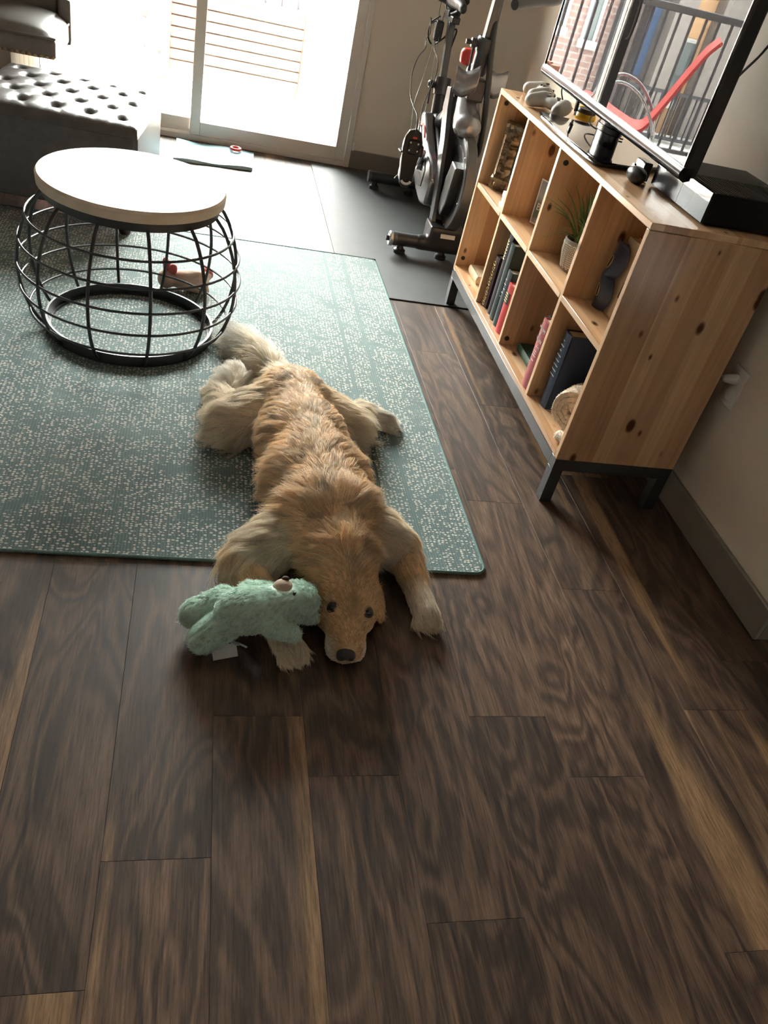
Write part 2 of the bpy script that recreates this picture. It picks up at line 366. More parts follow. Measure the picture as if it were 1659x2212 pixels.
solo('baseboard_far_left', MB().box(LX, DX0 - 0.002, FY - 0.014, FY, 0.0005, BH), 'baseboard_paint', kind='structure', bevel=0.003)
# sliding glass door
dr = thing('door_1', (-0.085, FY, 0), 'beige framed sliding glass door to the balcony', kind='structure')
part('frame', MB().box(DX1 - 0.032, DX1, FY - 0.012, FY + 0.15, 0, DZ).box(DX0, DX0 + 0.032, FY - 0.012, FY + 0.15, 0, DZ).box(DX0, DX1, FY - 0.012, FY + 0.15, DZ - 0.03, DZ), 'vinyl_frame', dr, bevel=0.002)
part('track', MB().box(DX0 + 0.03, DX1 - 0.03, FY - 0.01, FY + 0.15, 0, 0.03).box(DX0 + 0.03, DX1 - 0.03, FY + 0.048, FY + 0.053, 0.03, 0.045), 'vinyl_frame', dr, bevel=0.002)
def panel(xa, xb, y, name):
    z0, z1 = 0.03, DZ - 0.03; s, br = 0.055, 0.07
    p = part(name, MB().box(xa, xa + s, y, y + 0.042, z0, z1).box(xb - s, xb, y, y + 0.042, z0, z1).box(xa + s, xb - s, y, y + 0.042, z0, z0 + br).box(xa + s, xb - s, y, y + 0.042, z1 - br, z1), 'vinyl_frame', dr, bevel=0.002)
    part('glass_pane', MB().box(xa + s - 0.004, xb - s + 0.004, y + 0.018, y + 0.022, z0 + br - 0.004, z1 - br + 0.004), 'glass', p, smooth=0)
    return p
pr_ = panel(-0.093, DX1 - 0.034, FY + 0.002, 'sliding_panel')
pl_ = panel(DX0 + 0.034, -0.040, FY + 0.058, 'fixed_panel')
part('handle', MB().tube(smooth_path([(-0.066, FY - 0.002, 0.95), (-0.066, FY - 0.04, 0.98), (-0.066, FY - 0.04, 1.12), (-0.066, FY - 0.002, 1.15)]), 0.009), 'vinyl_frame', pr_)
# corner stop and little latch at the foot of the right jamb
part('latch', MB().box(0.835, 0.845, FY - 0.02, FY - 0.004, 0.10, 0.125).lathe([(0.006, 0), (0.006, 0.02)], (0.84, FY - 0.012, 0.125), 10), 'white_plastic', dr)
# vertical blind stacked left of the door
vb = thing('vertical_blind', (-1.0, FY - 0.06, 0.03), 'cream vertical blind slats stacked at the left of the glass door', 'blind')
mat('blind_vinyl', (0.74, 0.69, 0.60), 0.5, var=0.03)
for i in range(6):
    x = -0.985 + i * 0.021
    part('slat', MB().obox((x, FY - 0.06, 1.06), (0.0005, 0, 0), (0.012, 0.038, 0), (0, 0, 1.03)), 'blind_vinyl', vb)
part('headrail', MB().box(-1.02, 0.84, FY - 0.09, FY - 0.03, 2.09, 2.13), 'blind_vinyl', vb, bevel=0.003)
part('cord', MB().tube([(-0.865, FY - 0.06, 0.15), (-0.865, FY - 0.06, 2.09)], 0.0018, 6), 'white_plastic', vb)
# ------------------------------------------------------------------ outside: balcony, railing, neighbouring building
mat('rail_paint', (0.018, 0.017, 0.022), 0.5); mat('red_chair', (0.36, 0.040, 0.035), 0.5, var=0.05); mat('teak', (0.13, 0.048, 0.026), 0.6, var=0.25, scale=6)
solo('balcony_floor', MB().box(-3.2, 2.2, FY + 0.162, 6.95, -0.20, -0.03), 'concrete', kind='structure')
RY = 6.75
rl = thing('balcony_railing', (-0.5, RY, -0.03), 'dark painted metal balcony railing with thin upright bars', 'railing')
part('top_rail', MB().box(-3.15, 2.15, RY - 0.035, RY + 0.035, 1.05, 1.10), 'rail_paint', rl, bevel=0.006)
part('bottom_rail', MB().box(-3.15, 2.15, RY - 0.018, RY + 0.018, 0.075, 0.105), 'rail_paint', rl, bevel=0.003)
bmesh_ = None
for i in range(44):
    x = -3.02 + i * 0.116
    mb = MB().box(x - 0.008, x + 0.008, RY - 0.008, RY + 0.008, 0.105, 1.05)
    if bmesh_ is None:
        bo = part('baluster', mb, 'rail_paint', rl); bmesh_ = bo; bx0 = x
    else:
        c = bmesh_.copy(); COL.objects.link(c); c.parent = rl; c.location = (x - bx0, 0, 0)
for x in (-3.1, -1.0, 1.0, 2.1): part('post', MB().box(x - 0.022, x + 0.022, RY - 0.022, RY + 0.022, -0.028, 1.05), 'rail_paint', rl)
# red sled chair with hooped arms
rc = thing('lounge_chair', (-0.8, 6.0, -0.03), 'red molded lounge chair with hooped grey metal arms on the balcony', 'chair')
prof = [(-1.222, 1.0), (-1.16, 0.925), (-1.113, 0.836), (-1.042, 0.679), (-0.975, 0.528), (-0.925, 0.425), (-0.875, 0.372), (-0.81, 0.362), (-0.744, 0.376), (-0.616, 0.411), (-0.5, 0.445), (-0.366, 0.461), (-0.33, 0.44)]
sp_ = smooth_path([(a, 0, b) for a, b in prof], 4)
mb = MB(); V = []
for i, p in enumerate(sp_):
    t = sp_[min(i + 1, len(sp_) - 1)] - sp_[max(i - 1, 0)]; t /= np.linalg.norm(t); nrm = np.array([-t[2], 0, t[0]])
    for yy in (5.74, 6.26):
        for s in (0, -0.022): V.append(p * [1, 0, 1] + nrm * s + np.array([0, yy, 0]))
F = []
for i in range(len(sp_) - 1):
    a, b_ = i * 4, i * 4 + 4
    F += [(a, b_, b_ + 2, a + 2), (a + 1, a + 3, b_ + 3, b_ + 1), (a, a + 1, b_ + 1, b_), (a + 2, b_ + 2, b_ + 3, a + 3)]
F += [(0, 2, 3, 1), (len(V) - 4, len(V) - 3, len(V) - 1, len(V) - 2)]
RC = rz(math.radians(27)); RCC = (-0.80, 6.0, 0); SQ = lambda m: m.sh((0.80, 0, 0)).xf(np.diag([0.9, 0.9, 1.0])@np.eye(3), (0, 6.0, 0)).xf(RC, (0, 6.0, 0)).sh((-0.80, 0, 0))
part('seat_shell', SQ(MB().add(V, F)), 'red_chair', rc)
for yy in (5.72, 6.28):
    part('arm_hoop', SQ(MB().tube(smooth_path([(-0.36, yy, -0.015), (-0.40, yy, 0.30), (-0.46, yy, 0.53), (-0.60, yy, 0.62), (-0.74, yy, 0.605), (-0.86, yy, 0.53), (-0.97, yy, 0.40), (-1.05, yy, 0.20), (-1.09, yy, -0.015)]), 0.011, 8)), 'grey_metal', rc)
for xq, zq in ((-0.42, 0.40), (-0.98, 0.375)): part('cross_bar', SQ(MB().tube([(xq, 5.72, zq), (xq, 6.28, zq)], 0.009, 8)), 'grey_metal', rc)
# wooden slatted box against the railing
wb = thing('planter_box', (0.2, 6.55, -0.03), 'orange brown slatted wooden planter box beside the balcony railing', 'planter')
for x in (-0.345, 0.62):
    for y in (6.50, 6.66): part('leg', MB().box(x, x + 0.06, y, y + 0.05, -0.03, 0.56), 'teak', wb, bevel=0.003)
for k in range(7):
    z = 0.042 + k * 0.068
    part('slat', MB().box(-0.285, 0.62, 6.515, 6.535, z, z + 0.058), 'teak', wb, bevel=0.002)
    part('slat', MB().box(-0.33, -0.31, 6.55, 6.66, z, z + 0.058), 'teak', wb, bevel=0.002)
part('liner', MB().box(-0.28, 0.615, 6.54, 6.65, 0.04, 0.54), 'dark_grey', wb)
# neighbouring building seen over the railing and in the television
brick_mat('brick_rose', (0.22, 0.145, 0.125), (0.19, 0.125, 0.11), (0.27, 0.235, 0.22)); brick_mat('brick_brown', (0.11, 0.085, 0.078), (0.13, 0.10, 0.09), (0.17, 0.155, 0.15))
mat('stucco', (0.55, 0.34, 0.19), 0.85); mat('stone_trim', (0.21, 0.185, 0.17), 0.8); mat('blue_panel', (0.075, 0.115, 0.21), 0.6); mat('pale_trim', (0.48, 0.47, 0.46), 0.6)
mat('window_dark', (0.10, 0.12, 0.12), 0.08, var=0.2, scale=1.5)
BYD = 12.0
bd = thing('neighbour_building', (-2, BYD, -3.5), 'brick and stucco apartment building across from the balcony', 'building')
part('rose_brick_wall', MB().box(-3.17, 7.0, BYD, BYD + 1.5, -3.5, 2.6), 'brick_rose', bd)
part('downpipe', MB().box(-3.27, -3.17, BYD - 0.12, BYD + 0.1, -3.5, 2.6), 'dark_grey', bd)
part('brown_brick_wall', MB().box(-3.75, -3.27, BYD + 0.3, BYD + 1.5, -3.5, 2.6), 'brick_brown', bd)
part('blue_panel', MB().box(-3.96, -3.75, BYD + 0.3, BYD + 1.5, -0.05, 2.6), 'blue_panel', bd)
part('lower_wall', MB().box(-3.96, -3.75, BYD + 0.32, BYD + 1.5, -3.5, -0.05), 'stone_trim', bd)
part('pilaster', MB().box(-4.26, -3.96, BYD - 0.1, BYD + 1.5, -3.5, 2.6), 'stone_trim', bd)
part('stucco_wall', MB().box(-4.66, -4.26, BYD + 0.15, BYD + 1.5, -3.5, 2.6), 'stucco', bd)
part('pilaster', MB().box(-5.4, -4.66, BYD - 0.1, BYD + 1.5, -3.5, 2.6), 'stone_trim', bd)
part('stucco_wall', MB().box(-8.5, -5.4, BYD + 0.15, BYD + 1.5, -3.5, 2.6), 'stucco', bd)
def bwin(x0, x1, z0, z1, y=BYD):
    w = part('window', MB().box(x0 - 0.04, x0, y - 0.03, y + 0.05, z0, z1).box(x1, x1 + 0.04, y - 0.03, y + 0.05, z0, z1).box(x0 - 0.04, x1 + 0.04, y - 0.03, y + 0.05, z1, z1 + 0.05), 'pale_trim', bd)
    part('pane', MB().box(x0, x1, y - 0.01, y + 0.04, z0, z1), 'window_dark', w)
    part('sill', MB().box(x0 - 0.06, x1 + 0.06, y - 0.08, y + 0.05, z0 - 0.10, z0), 'pale_trim', w)
for x in (-2.46, -1.15, 0.2, 1.5): bwin(x, x + 0.17, 0.36, 1.9)
bwin(-2.94, -2.80, 0.27, 1.9); bwin(-1.75, -1.6, 0.3, 1.9); bwin(-0.5, -0.35, 0.3, 1.9)
bwin(-4.55, -4.36, -0.25, 0.50, BYD + 0.15)
wk = thing('walkway_railing', (-3.8, 11.2, -1.2), 'grey walkway railing at the foot of the neighbouring building', 'railing')
part('rail', MB().box(-5.2, -3.0, 11.18, 11.22, -0.06, -0.02).box(-5.2, -3.0, 11.18, 11.22, -0.62, -0.58), 'rail_paint', wk)
for i in range(24): part('bar', MB().box(-5.18 + i * 0.09, -5.165 + i * 0.09, 11.19, 11.21, -0.6, -0.04), 'rail_paint', wk)
part('deck', MB().box(-5.2, -3.0, 11.1, 11.85, -1.2, -0.66), 'pale_trim', wk)
solo('ground', MB().box(-30, 30, FY + 3, 40, -3.7, -3.5), 'concrete', kind='structure')
# ------------------------------------------------------------------ smooth blobs (remeshed unions of simple volumes)
def blob_mesh(mb, voxel, smooth_it=6, factor=0.5):
    """one continuous smooth surface from overlapping volumes"""
    me = bpy.data.meshes.new('blob'); me.from_pydata(mb.v, [], mb.f); me.update()
    bm = bmesh.new(); bm.from_mesh(me); bmesh.ops.recalc_face_normals(bm, faces=bm.faces); bm.to_mesh(me); bm.free()
    o = bpy.data.objects.new('blob', me); COL.objects.link(o)
    r = o.modifiers.new('r', 'REMESH'); r.mode = 'VOXEL'; r.voxel_size = voxel
    if smooth_it: s = o.modifiers.new('s', 'SMOOTH'); s.iterations = smooth_it; s.factor = factor
    dg = bpy.context.evaluated_depsgraph_get(); out = bpy.data.meshes.new_from_object(o.evaluated_get(dg))
    bpy.data.objects.remove(o); bpy.data.meshes.remove(me)
    res = MB(); n = len(out.vertices); co = np.empty(n * 3); out.vertices.foreach_get('co', co); res.v = [tuple(p) for p in co.reshape(-1, 3)]
    res.f = [tuple(p.vertices) for p in out.polygons]; bpy.data.meshes.remove(out); return res
# ------------------------------------------------------------------ rug, gym mat, small mat by the door
def round_rect(x0, x1, y0, y1, r, n=5):
    P = []
    for cx, cy, a in ((x1 - r, y1 - r, 0), (x0 + r, y1 - r, 90), (x0 + r, y0 + r, 180), (x1 - r, y0 + r, 270)):
        for k in range(n + 1):
            t = math.radians(a + 90 * k / n); P.append((cx + r * math.cos(t), cy + r * math.sin(t)))
    return P
rug = thing('rug', (-0.42, 2.515, 0), 'teal and cream flatwoven rug under the wire table', 'rug')
part('woven_field', MB().prism(round_rect(-1.615, 0.782, 1.470, 3.560, 0.03), 0.0005, 0.007), 'rug', rug, bevel=0.002)
mat('rug_binding', (0.12, 0.21, 0.20), 0.85, var=0.3, scale=300, bmp=0.6, bscale=500)
edge = [(x, y, 0.0050) for x, y in round_rect(-1.618, 0.785, 1.467, 3.563, 0.03)]
part('bound_edge', MB().tube(edge, 0.0045, 6, closed=True), 'rug_binding', rug)
solo('exercise_mat', MB().prism([(0.792, 3.155), (1.484, 3.155), (1.484, 4.93), (0.60, 4.93), (0.60, 3.572), (0.792, 3.572)], 0.0005, 0.0055), 'rubber', 'black rubber exercise mat under the stationary bike', 'mat', bevel=0.001)
mat('aqua_cloth', (0.42, 0.66, 0.74), 0.9, bmp=0.5, bscale=300)
mb = MB(); nx, ny = 16, 14; A_, B_, C_, D_ = zp(374, 343, 0.01), zp(545, 366, 0.01), np.array([0.27, 4.93, 0.01]), np.array([-0.16, 4.93, 0.01])
for j in range(ny + 1):
    for i in range(nx + 1):
        u, v = i / nx, j / ny; p = (A_ * (1 - u) + B_ * u) * (1 - v) + (D_ * (1 - u) + C_ * u) * v
        p[2] = 0.012 + 0.005 * math.sin(9 * u + 2 * v) * math.sin(7 * v + 1) + (0.004 if j == 0 else 0); mb.v.append(tuple(p))
k = len(mb.v); mb.v += [(a, b, 0.0012) for a, b, c in mb.v]
q = lambda i, j: j * (nx + 1) + i
for j in range(ny):
    for i in range(nx): mb.f.append((q(i, j), q(i + 1, j), q(i + 1, j + 1), q(i, j + 1))); mb.f.append((k + q(i, j), k + q(i, j + 1), k + q(i + 1, j + 1), k + q(i + 1, j)))
for i in range(nx): mb.f.append((q(i, 0), k + q(i, 0), k + q(i + 1, 0), q(i + 1, 0))); mb.f.append((q(i, ny), q(i + 1, ny), k + q(i + 1, ny), k + q(i, ny)))
for j in range(ny): mb.f.append((q(0, j), q(0, j + 1), k + q(0, j + 1), k + q(0, j))); mb.f.append((q(nx, j), k + q(nx, j), k + q(nx, j + 1), q(nx, j + 1)))
solo('floor_towel', mb, 'aqua_cloth', 'aqua blue folded towel on the floor by the glass door', 'towel')
rg = np.array([0.165, 4.915, 0])
solo('ring_toy', MB().tube([(rg[0] + 0.026 * math.cos(t), rg[1] - 0.03 + 0.026 * math.sin(t), 0.026) for t in np.linspace(0, 2 * PI, 20, endpoint=False)], 0.008, 8, closed=True), 'red_plastic', 'small red ring toy on the towel by the glass door', 'toy')
# ------------------------------------------------------------------ wire drum table
mat('table_wood', (0.62, 0.50, 0.38), 0.42, var=0.12, scale=9); 
tcx, tcy = -0.205, 2.615
tb = thing('drum_table', (tcx, tcy, 0.007), 'round side table with pale wood top on black wire drum base', 'table')
ZT = 0.505
part('table_top', MB().lathe([(0.0, ZT - 0.038), (0.268, ZT - 0.038), (0.277, ZT - 0.034), (0.279, ZT - 0.008), (0.274, ZT), (0.0, ZT)], (tcx, tcy, 0), 72), 'table_wood', tb)
part('top_band', MB().lathe([(0.255, ZT - 0.038), (0.262, ZT - 0.038), (0.262, ZT - 0.064), (0.255, ZT - 0.064)], (tcx, tcy, 0), 64, closed=True), 'black_metal', tb)
z0t, z1t = 0.012, ZT - 0.06
def rad(z):
    t = (z - z0t) / (z1t - z0t); return 0.263 + 0.078 * (1 - (2 * t - 1) ** 2) ** 0.8 * (1 + 0.10 * (0.5 - t))
for k in range(12):
    th = 2 * PI * (k + 0.45) / 12
    part('rib', MB().tube([(tcx + rad(z) * math.cos(th), tcy + rad(z) * math.sin(th), z) for z in np.linspace(z0t, z1t, 18)], 0.0054, 8), 'black_metal', tb)
for t in (0.15, 0.33, 0.50, 0.67, 0.84):
    z = z0t + t * (z1t - z0t); r = rad(z) + 0.004
    part('hoop', MB().tube([(tcx + r * math.cos(a), tcy + r * math.sin(a), z) for a in np.linspace(0, 2 * PI, 72, endpoint=False)], 0.0040, 7, closed=True), 'black_metal', tb)
part('base_ring', MB().lathe([(0.252, 0.008), (0.269, 0.008), (0.269, 0.044), (0.262, 0.044), (0.262, 0.014), (0.252, 0.014)], (tcx, tcy, 0), 64, closed=True), 'black_metal', tb)
# ------------------------------------------------------------------ tufted ottoman
mat('brown_leather', (0.060, 0.052, 0.048), 0.34, var=0.2, scale=30, bmp=0.25, bscale=220, spec=0.6); mat('dark_wood', (0.035, 0.014, 0.010), 0.35)
oc = np.array([-0.545, 3.72]); oa = math.radians(-5); OW, OD = 0.635, 0.62
ot = thing('ottoman', (oc[0], oc[1], 0.007), 'dark leather button tufted ottoman behind the wire table', 'ottoman')
buttons = []
for j in range(5):
    for i in range(6):
        bx = -OW / 2 + 0.075 + i * 0.122 - (0.061 if j % 2 else 0); by = -OD / 2 + 0.08 + j * 0.113
        if abs(bx) < OW / 2 - 0.05: buttons.append((bx, by))
NX, NY = 64, 62; mb = MB()
for j in range(NY + 1):
    for i in range(NX + 1):
        x = -OW / 2 + OW * i / NX; y = -OD / 2 + OD * j / NY
        ex = min(OW / 2 - abs(x), OD / 2 - abs(y)); z = 0.435 + 0.022 * (1 - math.exp(-ex / 0.035)) if ex > 0 else 0.432
        for bx, by in buttons:
            d2 = (x - bx) ** 2 + (y - by) ** 2; z -= 0.026 * math.exp(-d2 / 0.00055)
        # diagonal pleats between buttons
        z -= 0.004 * (1 - abs(math.sin(PI * ((x - buttons[0][0]) / 0.122 + (y - buttons[0][1]) / 0.226)))) ** 6
        z -= 0.004 * (1 - abs(math.sin(PI * ((x - buttons[0][0]) / 0.122 - (y - buttons[0][1]) / 0.226)))) ** 6
        mb.v.append((x, y, z))
q = lambda i, j: j * (NX + 1) + i
for j in range(NY):
    for i in range(NX): mb.f.append((q(i, j), q(i + 1, j), q(i + 1, j + 1), q(i, j + 1)))
rim = [q(i, 0) for i in range(NX + 1)] + [q(NX, j) for j in range(1, NY + 1)] + [q(i, NY) for i in range(NX - 1, -1, -1)] + [q(0, j) for j in range(NY - 1, 0, -1)]
k0 = len(mb.v); mb.v += [(mb.v[r][0] * 1.004, mb.v[r][1] * 1.004, 0.40) for r in rim]; k1 = len(mb.v)
for i in range(len(rim)): mb.f.append((rim[i], k0 + i, k0 + (i + 1) % len(rim), rim[(i + 1) % len(rim)]))
mb.f.append(tuple(range(k0, k1)))
M5 = rz(oa); c3 = (oc[0], oc[1], 0)
mb.xf(M5).sh(c3); part('tufted_cushion', mb, 'brown_leather', ot, smooth=60)
part('body', MB().prism(round_rect(-OW / 2 - 0.002, OW / 2 + 0.002, -OD / 2 - 0.002, OD / 2 + 0.002, 0.02), 0.105, 0.405).xf(M5).sh(c3), 'brown_leather', ot, bevel=0.006)
for bx, by in buttons:
    part('button', MB().ell((bx, by, 0.432), (0.009, 0.009, 0.006), 10, 6).xf(M5).sh(c3), 'brown_leather', ot)
for sx in (-1, 1):
    for sy in (-1, 1):
        part('leg', MB().lathe([(0.012, 0.008), (0.022, 0.012), (0.030, 0.04), (0.028, 0.07), (0.018, 0.09), (0.024, 0.106)], (sx * (OW / 2 - 0.05), sy * (OD / 2 - 0.05), 0), 16).xf(M5).sh(c3), 'dark_wood', ot)
# ------------------------------------------------------------------ leather accent chair
mat('grey_leather', (0.15, 0.14, 0.128), 0.36, var=0.1, scale=30, bmp=0.2, bscale=220, spec=0.6); mat('brass', (0.45, 0.34, 0.18), 0.3, 0.9)
ac = thing('accent_chair', (-1.02, 4.45, 0), 'grey brown leather chair with nailhead trim near the glass door', 'chair')
sx0c, sx1c, sy0c, sy1c = -1.40, -0.667, 4.20, 4.72
part('seat_rail', MB().box(sx0c, sx1c, sy0c, sy1c, 0.445, 0.530), 'grey_leather', ac, bevel=0.018, seg=3)
NX, NY = 24, 20; mb = MB()
for j in range(NY + 1):
    for i in range(NX + 1):
        u, v = 2 * i / NX - 1, 2 * j / NY - 1
        mb.v.append((sx0c + (sx1c - sx0c) * i / NX, sy0c + 0.006 + (sy1c - sy0c - 0.02) * j / NY, 0.528 + 0.055 * (1 - u ** 4) ** 0.5 * (1 - v ** 4) ** 0.5))
q = lambda i, j: j * (NX + 1) + i
for j in range(NY):
    for i in range(NX): mb.f.append((q(i, j), q(i + 1, j), q(i + 1, j + 1), q(i, j + 1)))
part('seat_cushion', mb, 'grey_leather', ac, smooth=60)
part('piping', MB().tube([(sx0c, sy0c - 0.001, 0.531), (sx1c, sy0c - 0.001, 0.531), (sx1c, sy1c, 0.531)], 0.005, 8), 'grey_leather', ac)
part('backrest', blob_mesh(MB().box(sx0c + 0.03, sx1c - 0.05, 4.66, 4.76, 0.50, 1.15).box(sx0c, sx1c - 0.02, 4.68, 4.78, 0.72, 1.12), 0.014, 10), 'grey_leather', ac, smooth=60)
part('back_corner', blob_mesh(MB().box(sx1c - 0.05, sx1c + 0.01, 4.60, 4.76, 0.44, 0.63), 0.01, 6), 'grey_leather', ac, smooth=60)
for i in range(30):
    x = sx0c + 0.012 + (sx1c - sx0c - 0.024) * i / 29; part('nailhead', MB().ell((x, sy0c - 0.001, 0.456), (0.008, 0.005, 0.008), 8, 5), 'brass', ac)
part('pedestal', MB().lathe([(0.24, 0.0), (0.24, 0.02), (0.05, 0.05), (0.035, 0.07), (0.035, 0.40), (0.12, 0.445)], (-1.06, 4.47, 0.001), 24), 'dark_wood', ac)
# ------------------------------------------------------------------ bookcase
BX0, BX1, BY0, BY1, BZ0, BZ1, TH = 1.048, 1.434, 1.810, 3.208, 0.156, 0.854, 0.018
bc = thing('bookcase', ((BX0 + BX1) / 2, (BY0 + BY1) / 2, 0), 'knotty pine eight cube bookcase on grey metal legs', 'bookcase')
mat('leg_grey', (0.040, 0.040, 0.042), 0.25, 0.0, var=0.04, spec=0.7)
part('top_panel', MB().box(BX0, BX1, BY0, BY1, BZ1 - TH, BZ1), 'pine_flat_lit', bc, bevel=0.002)
part('bottom_panel', MB().box(BX0, BX1, BY0 + TH, BY1 - TH, BZ0, BZ0 + TH), 'pine_flat_lit', bc, bevel=0.0015)
part('side_panel', MB().box(BX0, BX1, BY0, BY0 + TH, BZ0, BZ1 - TH - 0.0005), 'pine_side', bc, bevel=0.0015)
part('side_panel', MB().box(BX0, BX1, BY1 - TH, BY1, BZ0, BZ1 - TH - 0.0005), 'pine_side', bc, bevel=0.0015)
DV = [2.142, 2.490, 2.833]
for y in DV: part('divider', MB().box(BX0 + 0.003, BX1, y, y + TH, BZ0 + TH, BZ1 - TH), 'pine_side', bc, bevel=0.0015)
cells = [(BY0 + TH, DV[0]), (DV[0] + TH, DV[1]), (DV[1] + TH, DV[2]), (DV[2] + TH, BY1 - TH)]
SZ = 0.517
for a, b_ in cells: part('shelf', MB().box(BX0 + 0.002, BX1, a + 0.0003, b_ - 0.0003, SZ - TH, SZ), 'pine_flat_lit', bc, bevel=0.0015)
mat('hole_cap', (0.02, 0.015, 0.012), 0.6)
for x, y, z in ((1.078, BY1 - TH, 0.810), (1.073, BY1 - TH, 0.208), (1.079, DV[1], 0.799), (1.074, DV[1], 0.198)): part('screw_cap', MB().lathe([(0.0085, 0), (0.0085, 0.003)], (x, y - 0.0022, z), 16, axis='y'), 'hole_cap', bc)
part('back_panel', MB().box(BX1 - 0.006, BX1 - 0.001, BY0 + TH, BY1 - TH, BZ0 + TH, BZ1 - TH), 'pine_side', bc)
fr = part('leg_frame', MB().box(BX0, BX1, BY0, BY0 + 0.036, 0.117, 0.1555).box(BX0, BX1, BY1 - 0.036, BY1, 0.117, 0.1555).box(BX0, BX0 + 0.036, BY0 + 0.036, BY1 - 0.036, 0.117, 0.1555).box(BX1 - 0.036, BX1, BY0 + 0.036, BY1 - 0.036, 0.117, 0.1555), 'leg_grey', bc, bevel=0.001)
for x in (BX0, BX1 - 0.036):
    for y in (BY0, BY1 - 0.036): part('leg', MB().box(x, x + 0.036, y, y + 0.036, 0.0006 if y < 2 else 0.006, 0.117), 'leg_grey', bc, bevel=0.001)
# ------------------------------------------------------------------ television
tB, tA = np.array([1.139, 1.930, 0.927]), np.array([1.128, 3.060, 0.944])
tu = (tA - tB) / np.linalg.norm(tA - tB); tn = np.cross(tu, [0, 0, 1.0]); tn /= np.linalg.norm(tn)
if tn[0] > 0: tn = -tn
tv_up = np.cross(tu, tn); tv_up = tv_up if tv_up[2] > 0 else -tv_up
TVW = np.linalg.norm(tA - tB); TVH = 0.665; tc_ = (tA + tB) / 2
tv = thing('television', (1.18, 2.535, BZ1 + 0.001), 'large flat screen television with glossy black base on the bookcase', 'television')
def tbox(u0, u1, h0, h1, d0, d1):   # along width, height, depth behind the front
    c = tB + tu * (u0 + u1) / 2 + tv_up * (h0 + h1) / 2 - tn * (d0 + d1) / 2
    return MB().obox(c, tu * (u1 - u0) / 2, tv_up * (h1 - h0) / 2, tn * (d1 - d0) / 2)
def screen_mat():
    m, nt, b = new_mat('dark_screen'); v = coords(nt)
    nt.links.new(ramp(nt, [(0.3, (0.010, 0.010, 0.012)), (0.7, (0.014, 0.014, 0.016))], noise(nt, v, 3, 2)), b.inputs['Base Color'])
    b.inputs['Roughness'].default_value = 0.0; b.inputs['IOR'].default_value = 1.22; MATS['screen'] = m; return m
screen_mat()
part('housing', tbox(0, TVW, 0.012, TVH, 0.004, 0.045), 'black_plastic', tv, bevel=0.006)
part('rear_cover', tbox(0.12, TVW - 0.12, 0.08, TVH - 0.2, 0.045, 0.085), 'black_plastic', tv, bevel=0.015)
part('screen', tbox(0.010, TVW - 0.010, 0.034, TVH - 0.010, 0.0035, 0.006), 'screen', tv, smooth=0)
bzl = part('bezel', MB(), 'black_gloss', tv) if False else None
part('side_bezel', tbox(0, 0.010, 0.03, TVH, 0.0, 0.012), 'black_gloss', tv, bevel=0.003)
part('side_bezel', tbox(TVW - 0.010, TVW, 0.03, TVH, 0.0, 0.012), 'black_gloss', tv, bevel=0.003)
lip = [(0.034, 0.0), (0.026, 0.004), (0.018, 0.006), (0.010, 0.003), (0.004, -0.004), (0.0, -0.014), (0.006, -0.03), (0.034, -0.03)]
mb = MB(); n_ = len(lip)
for u in (0.0, TVW):
    for h, d in lip: mb.v.append(tuple(tB + tu * u + tv_up * h + tn * d))
mb.f = [tuple(range(n_)), tuple(range(n_, 2 * n_))[::-1]] + [(i, n_ + i, n_ + (i + 1) % n_, (i + 1) % n_) for i in range(n_)]
mat('dark_lip', (0.010, 0.010, 0.011), 0.14, spec=0.06)
part('bottom_lip', mb, 'dark_lip', tv, smooth=60)
part('edge_trim', tbox(0.0, TVW, 0.033, 0.0355, -0.001, 0.004), 'silver', tv)
base_out = [(1.062, 2.262), (1.056, 2.32), (1.052, 2.45), (1.053, 2.62), (1.060, 2.76), (1.070, 2.815), (1.10, 2.818), (1.31, 2.75), (1.33, 2.53), (1.31, 2.33), (1.195, 2.270), (1.10, 2.258)]
part('stand_base', MB().prism(base_out, BZ1 + 0.001, BZ1 + 0.016), 'black_gloss', tv, bevel=0.006, seg=3)
EL = [(math.cos(t), math.sin(t)) for t in np.linspace(0, 2 * PI, 28, endpoint=False)]
mat('neck_black', (0.008, 0.008, 0.009), 0.22, spec=0.3)
part('stand_neck', MB().prism([(1.185 + a * 0.030, 2.50 + b_ * 0.062) for a, b_ in EL], BZ1 + 0.014, 0.99), 'neck_black', tv)
part('neck_collar', MB().prism([(1.185 + a * 0.034, 2.50 + b_ * 0.067) for a, b_ in EL], 0.905, 0.925), 'neck_black', tv, bevel=0.003)
solo('wall_cable', MB().tube(smooth_path([xp(1520, 240, 1.24), xp(1545, 215, 1.28), xp(1602, 158, 1.37), xp(1659, 100, 1.45), (1.494, 2.30, 1.36), (1.494, 2.32, 1.9)]), 0.0035, 8), 'black_plastic', 'black cable running from the television up the wall', 'cable')
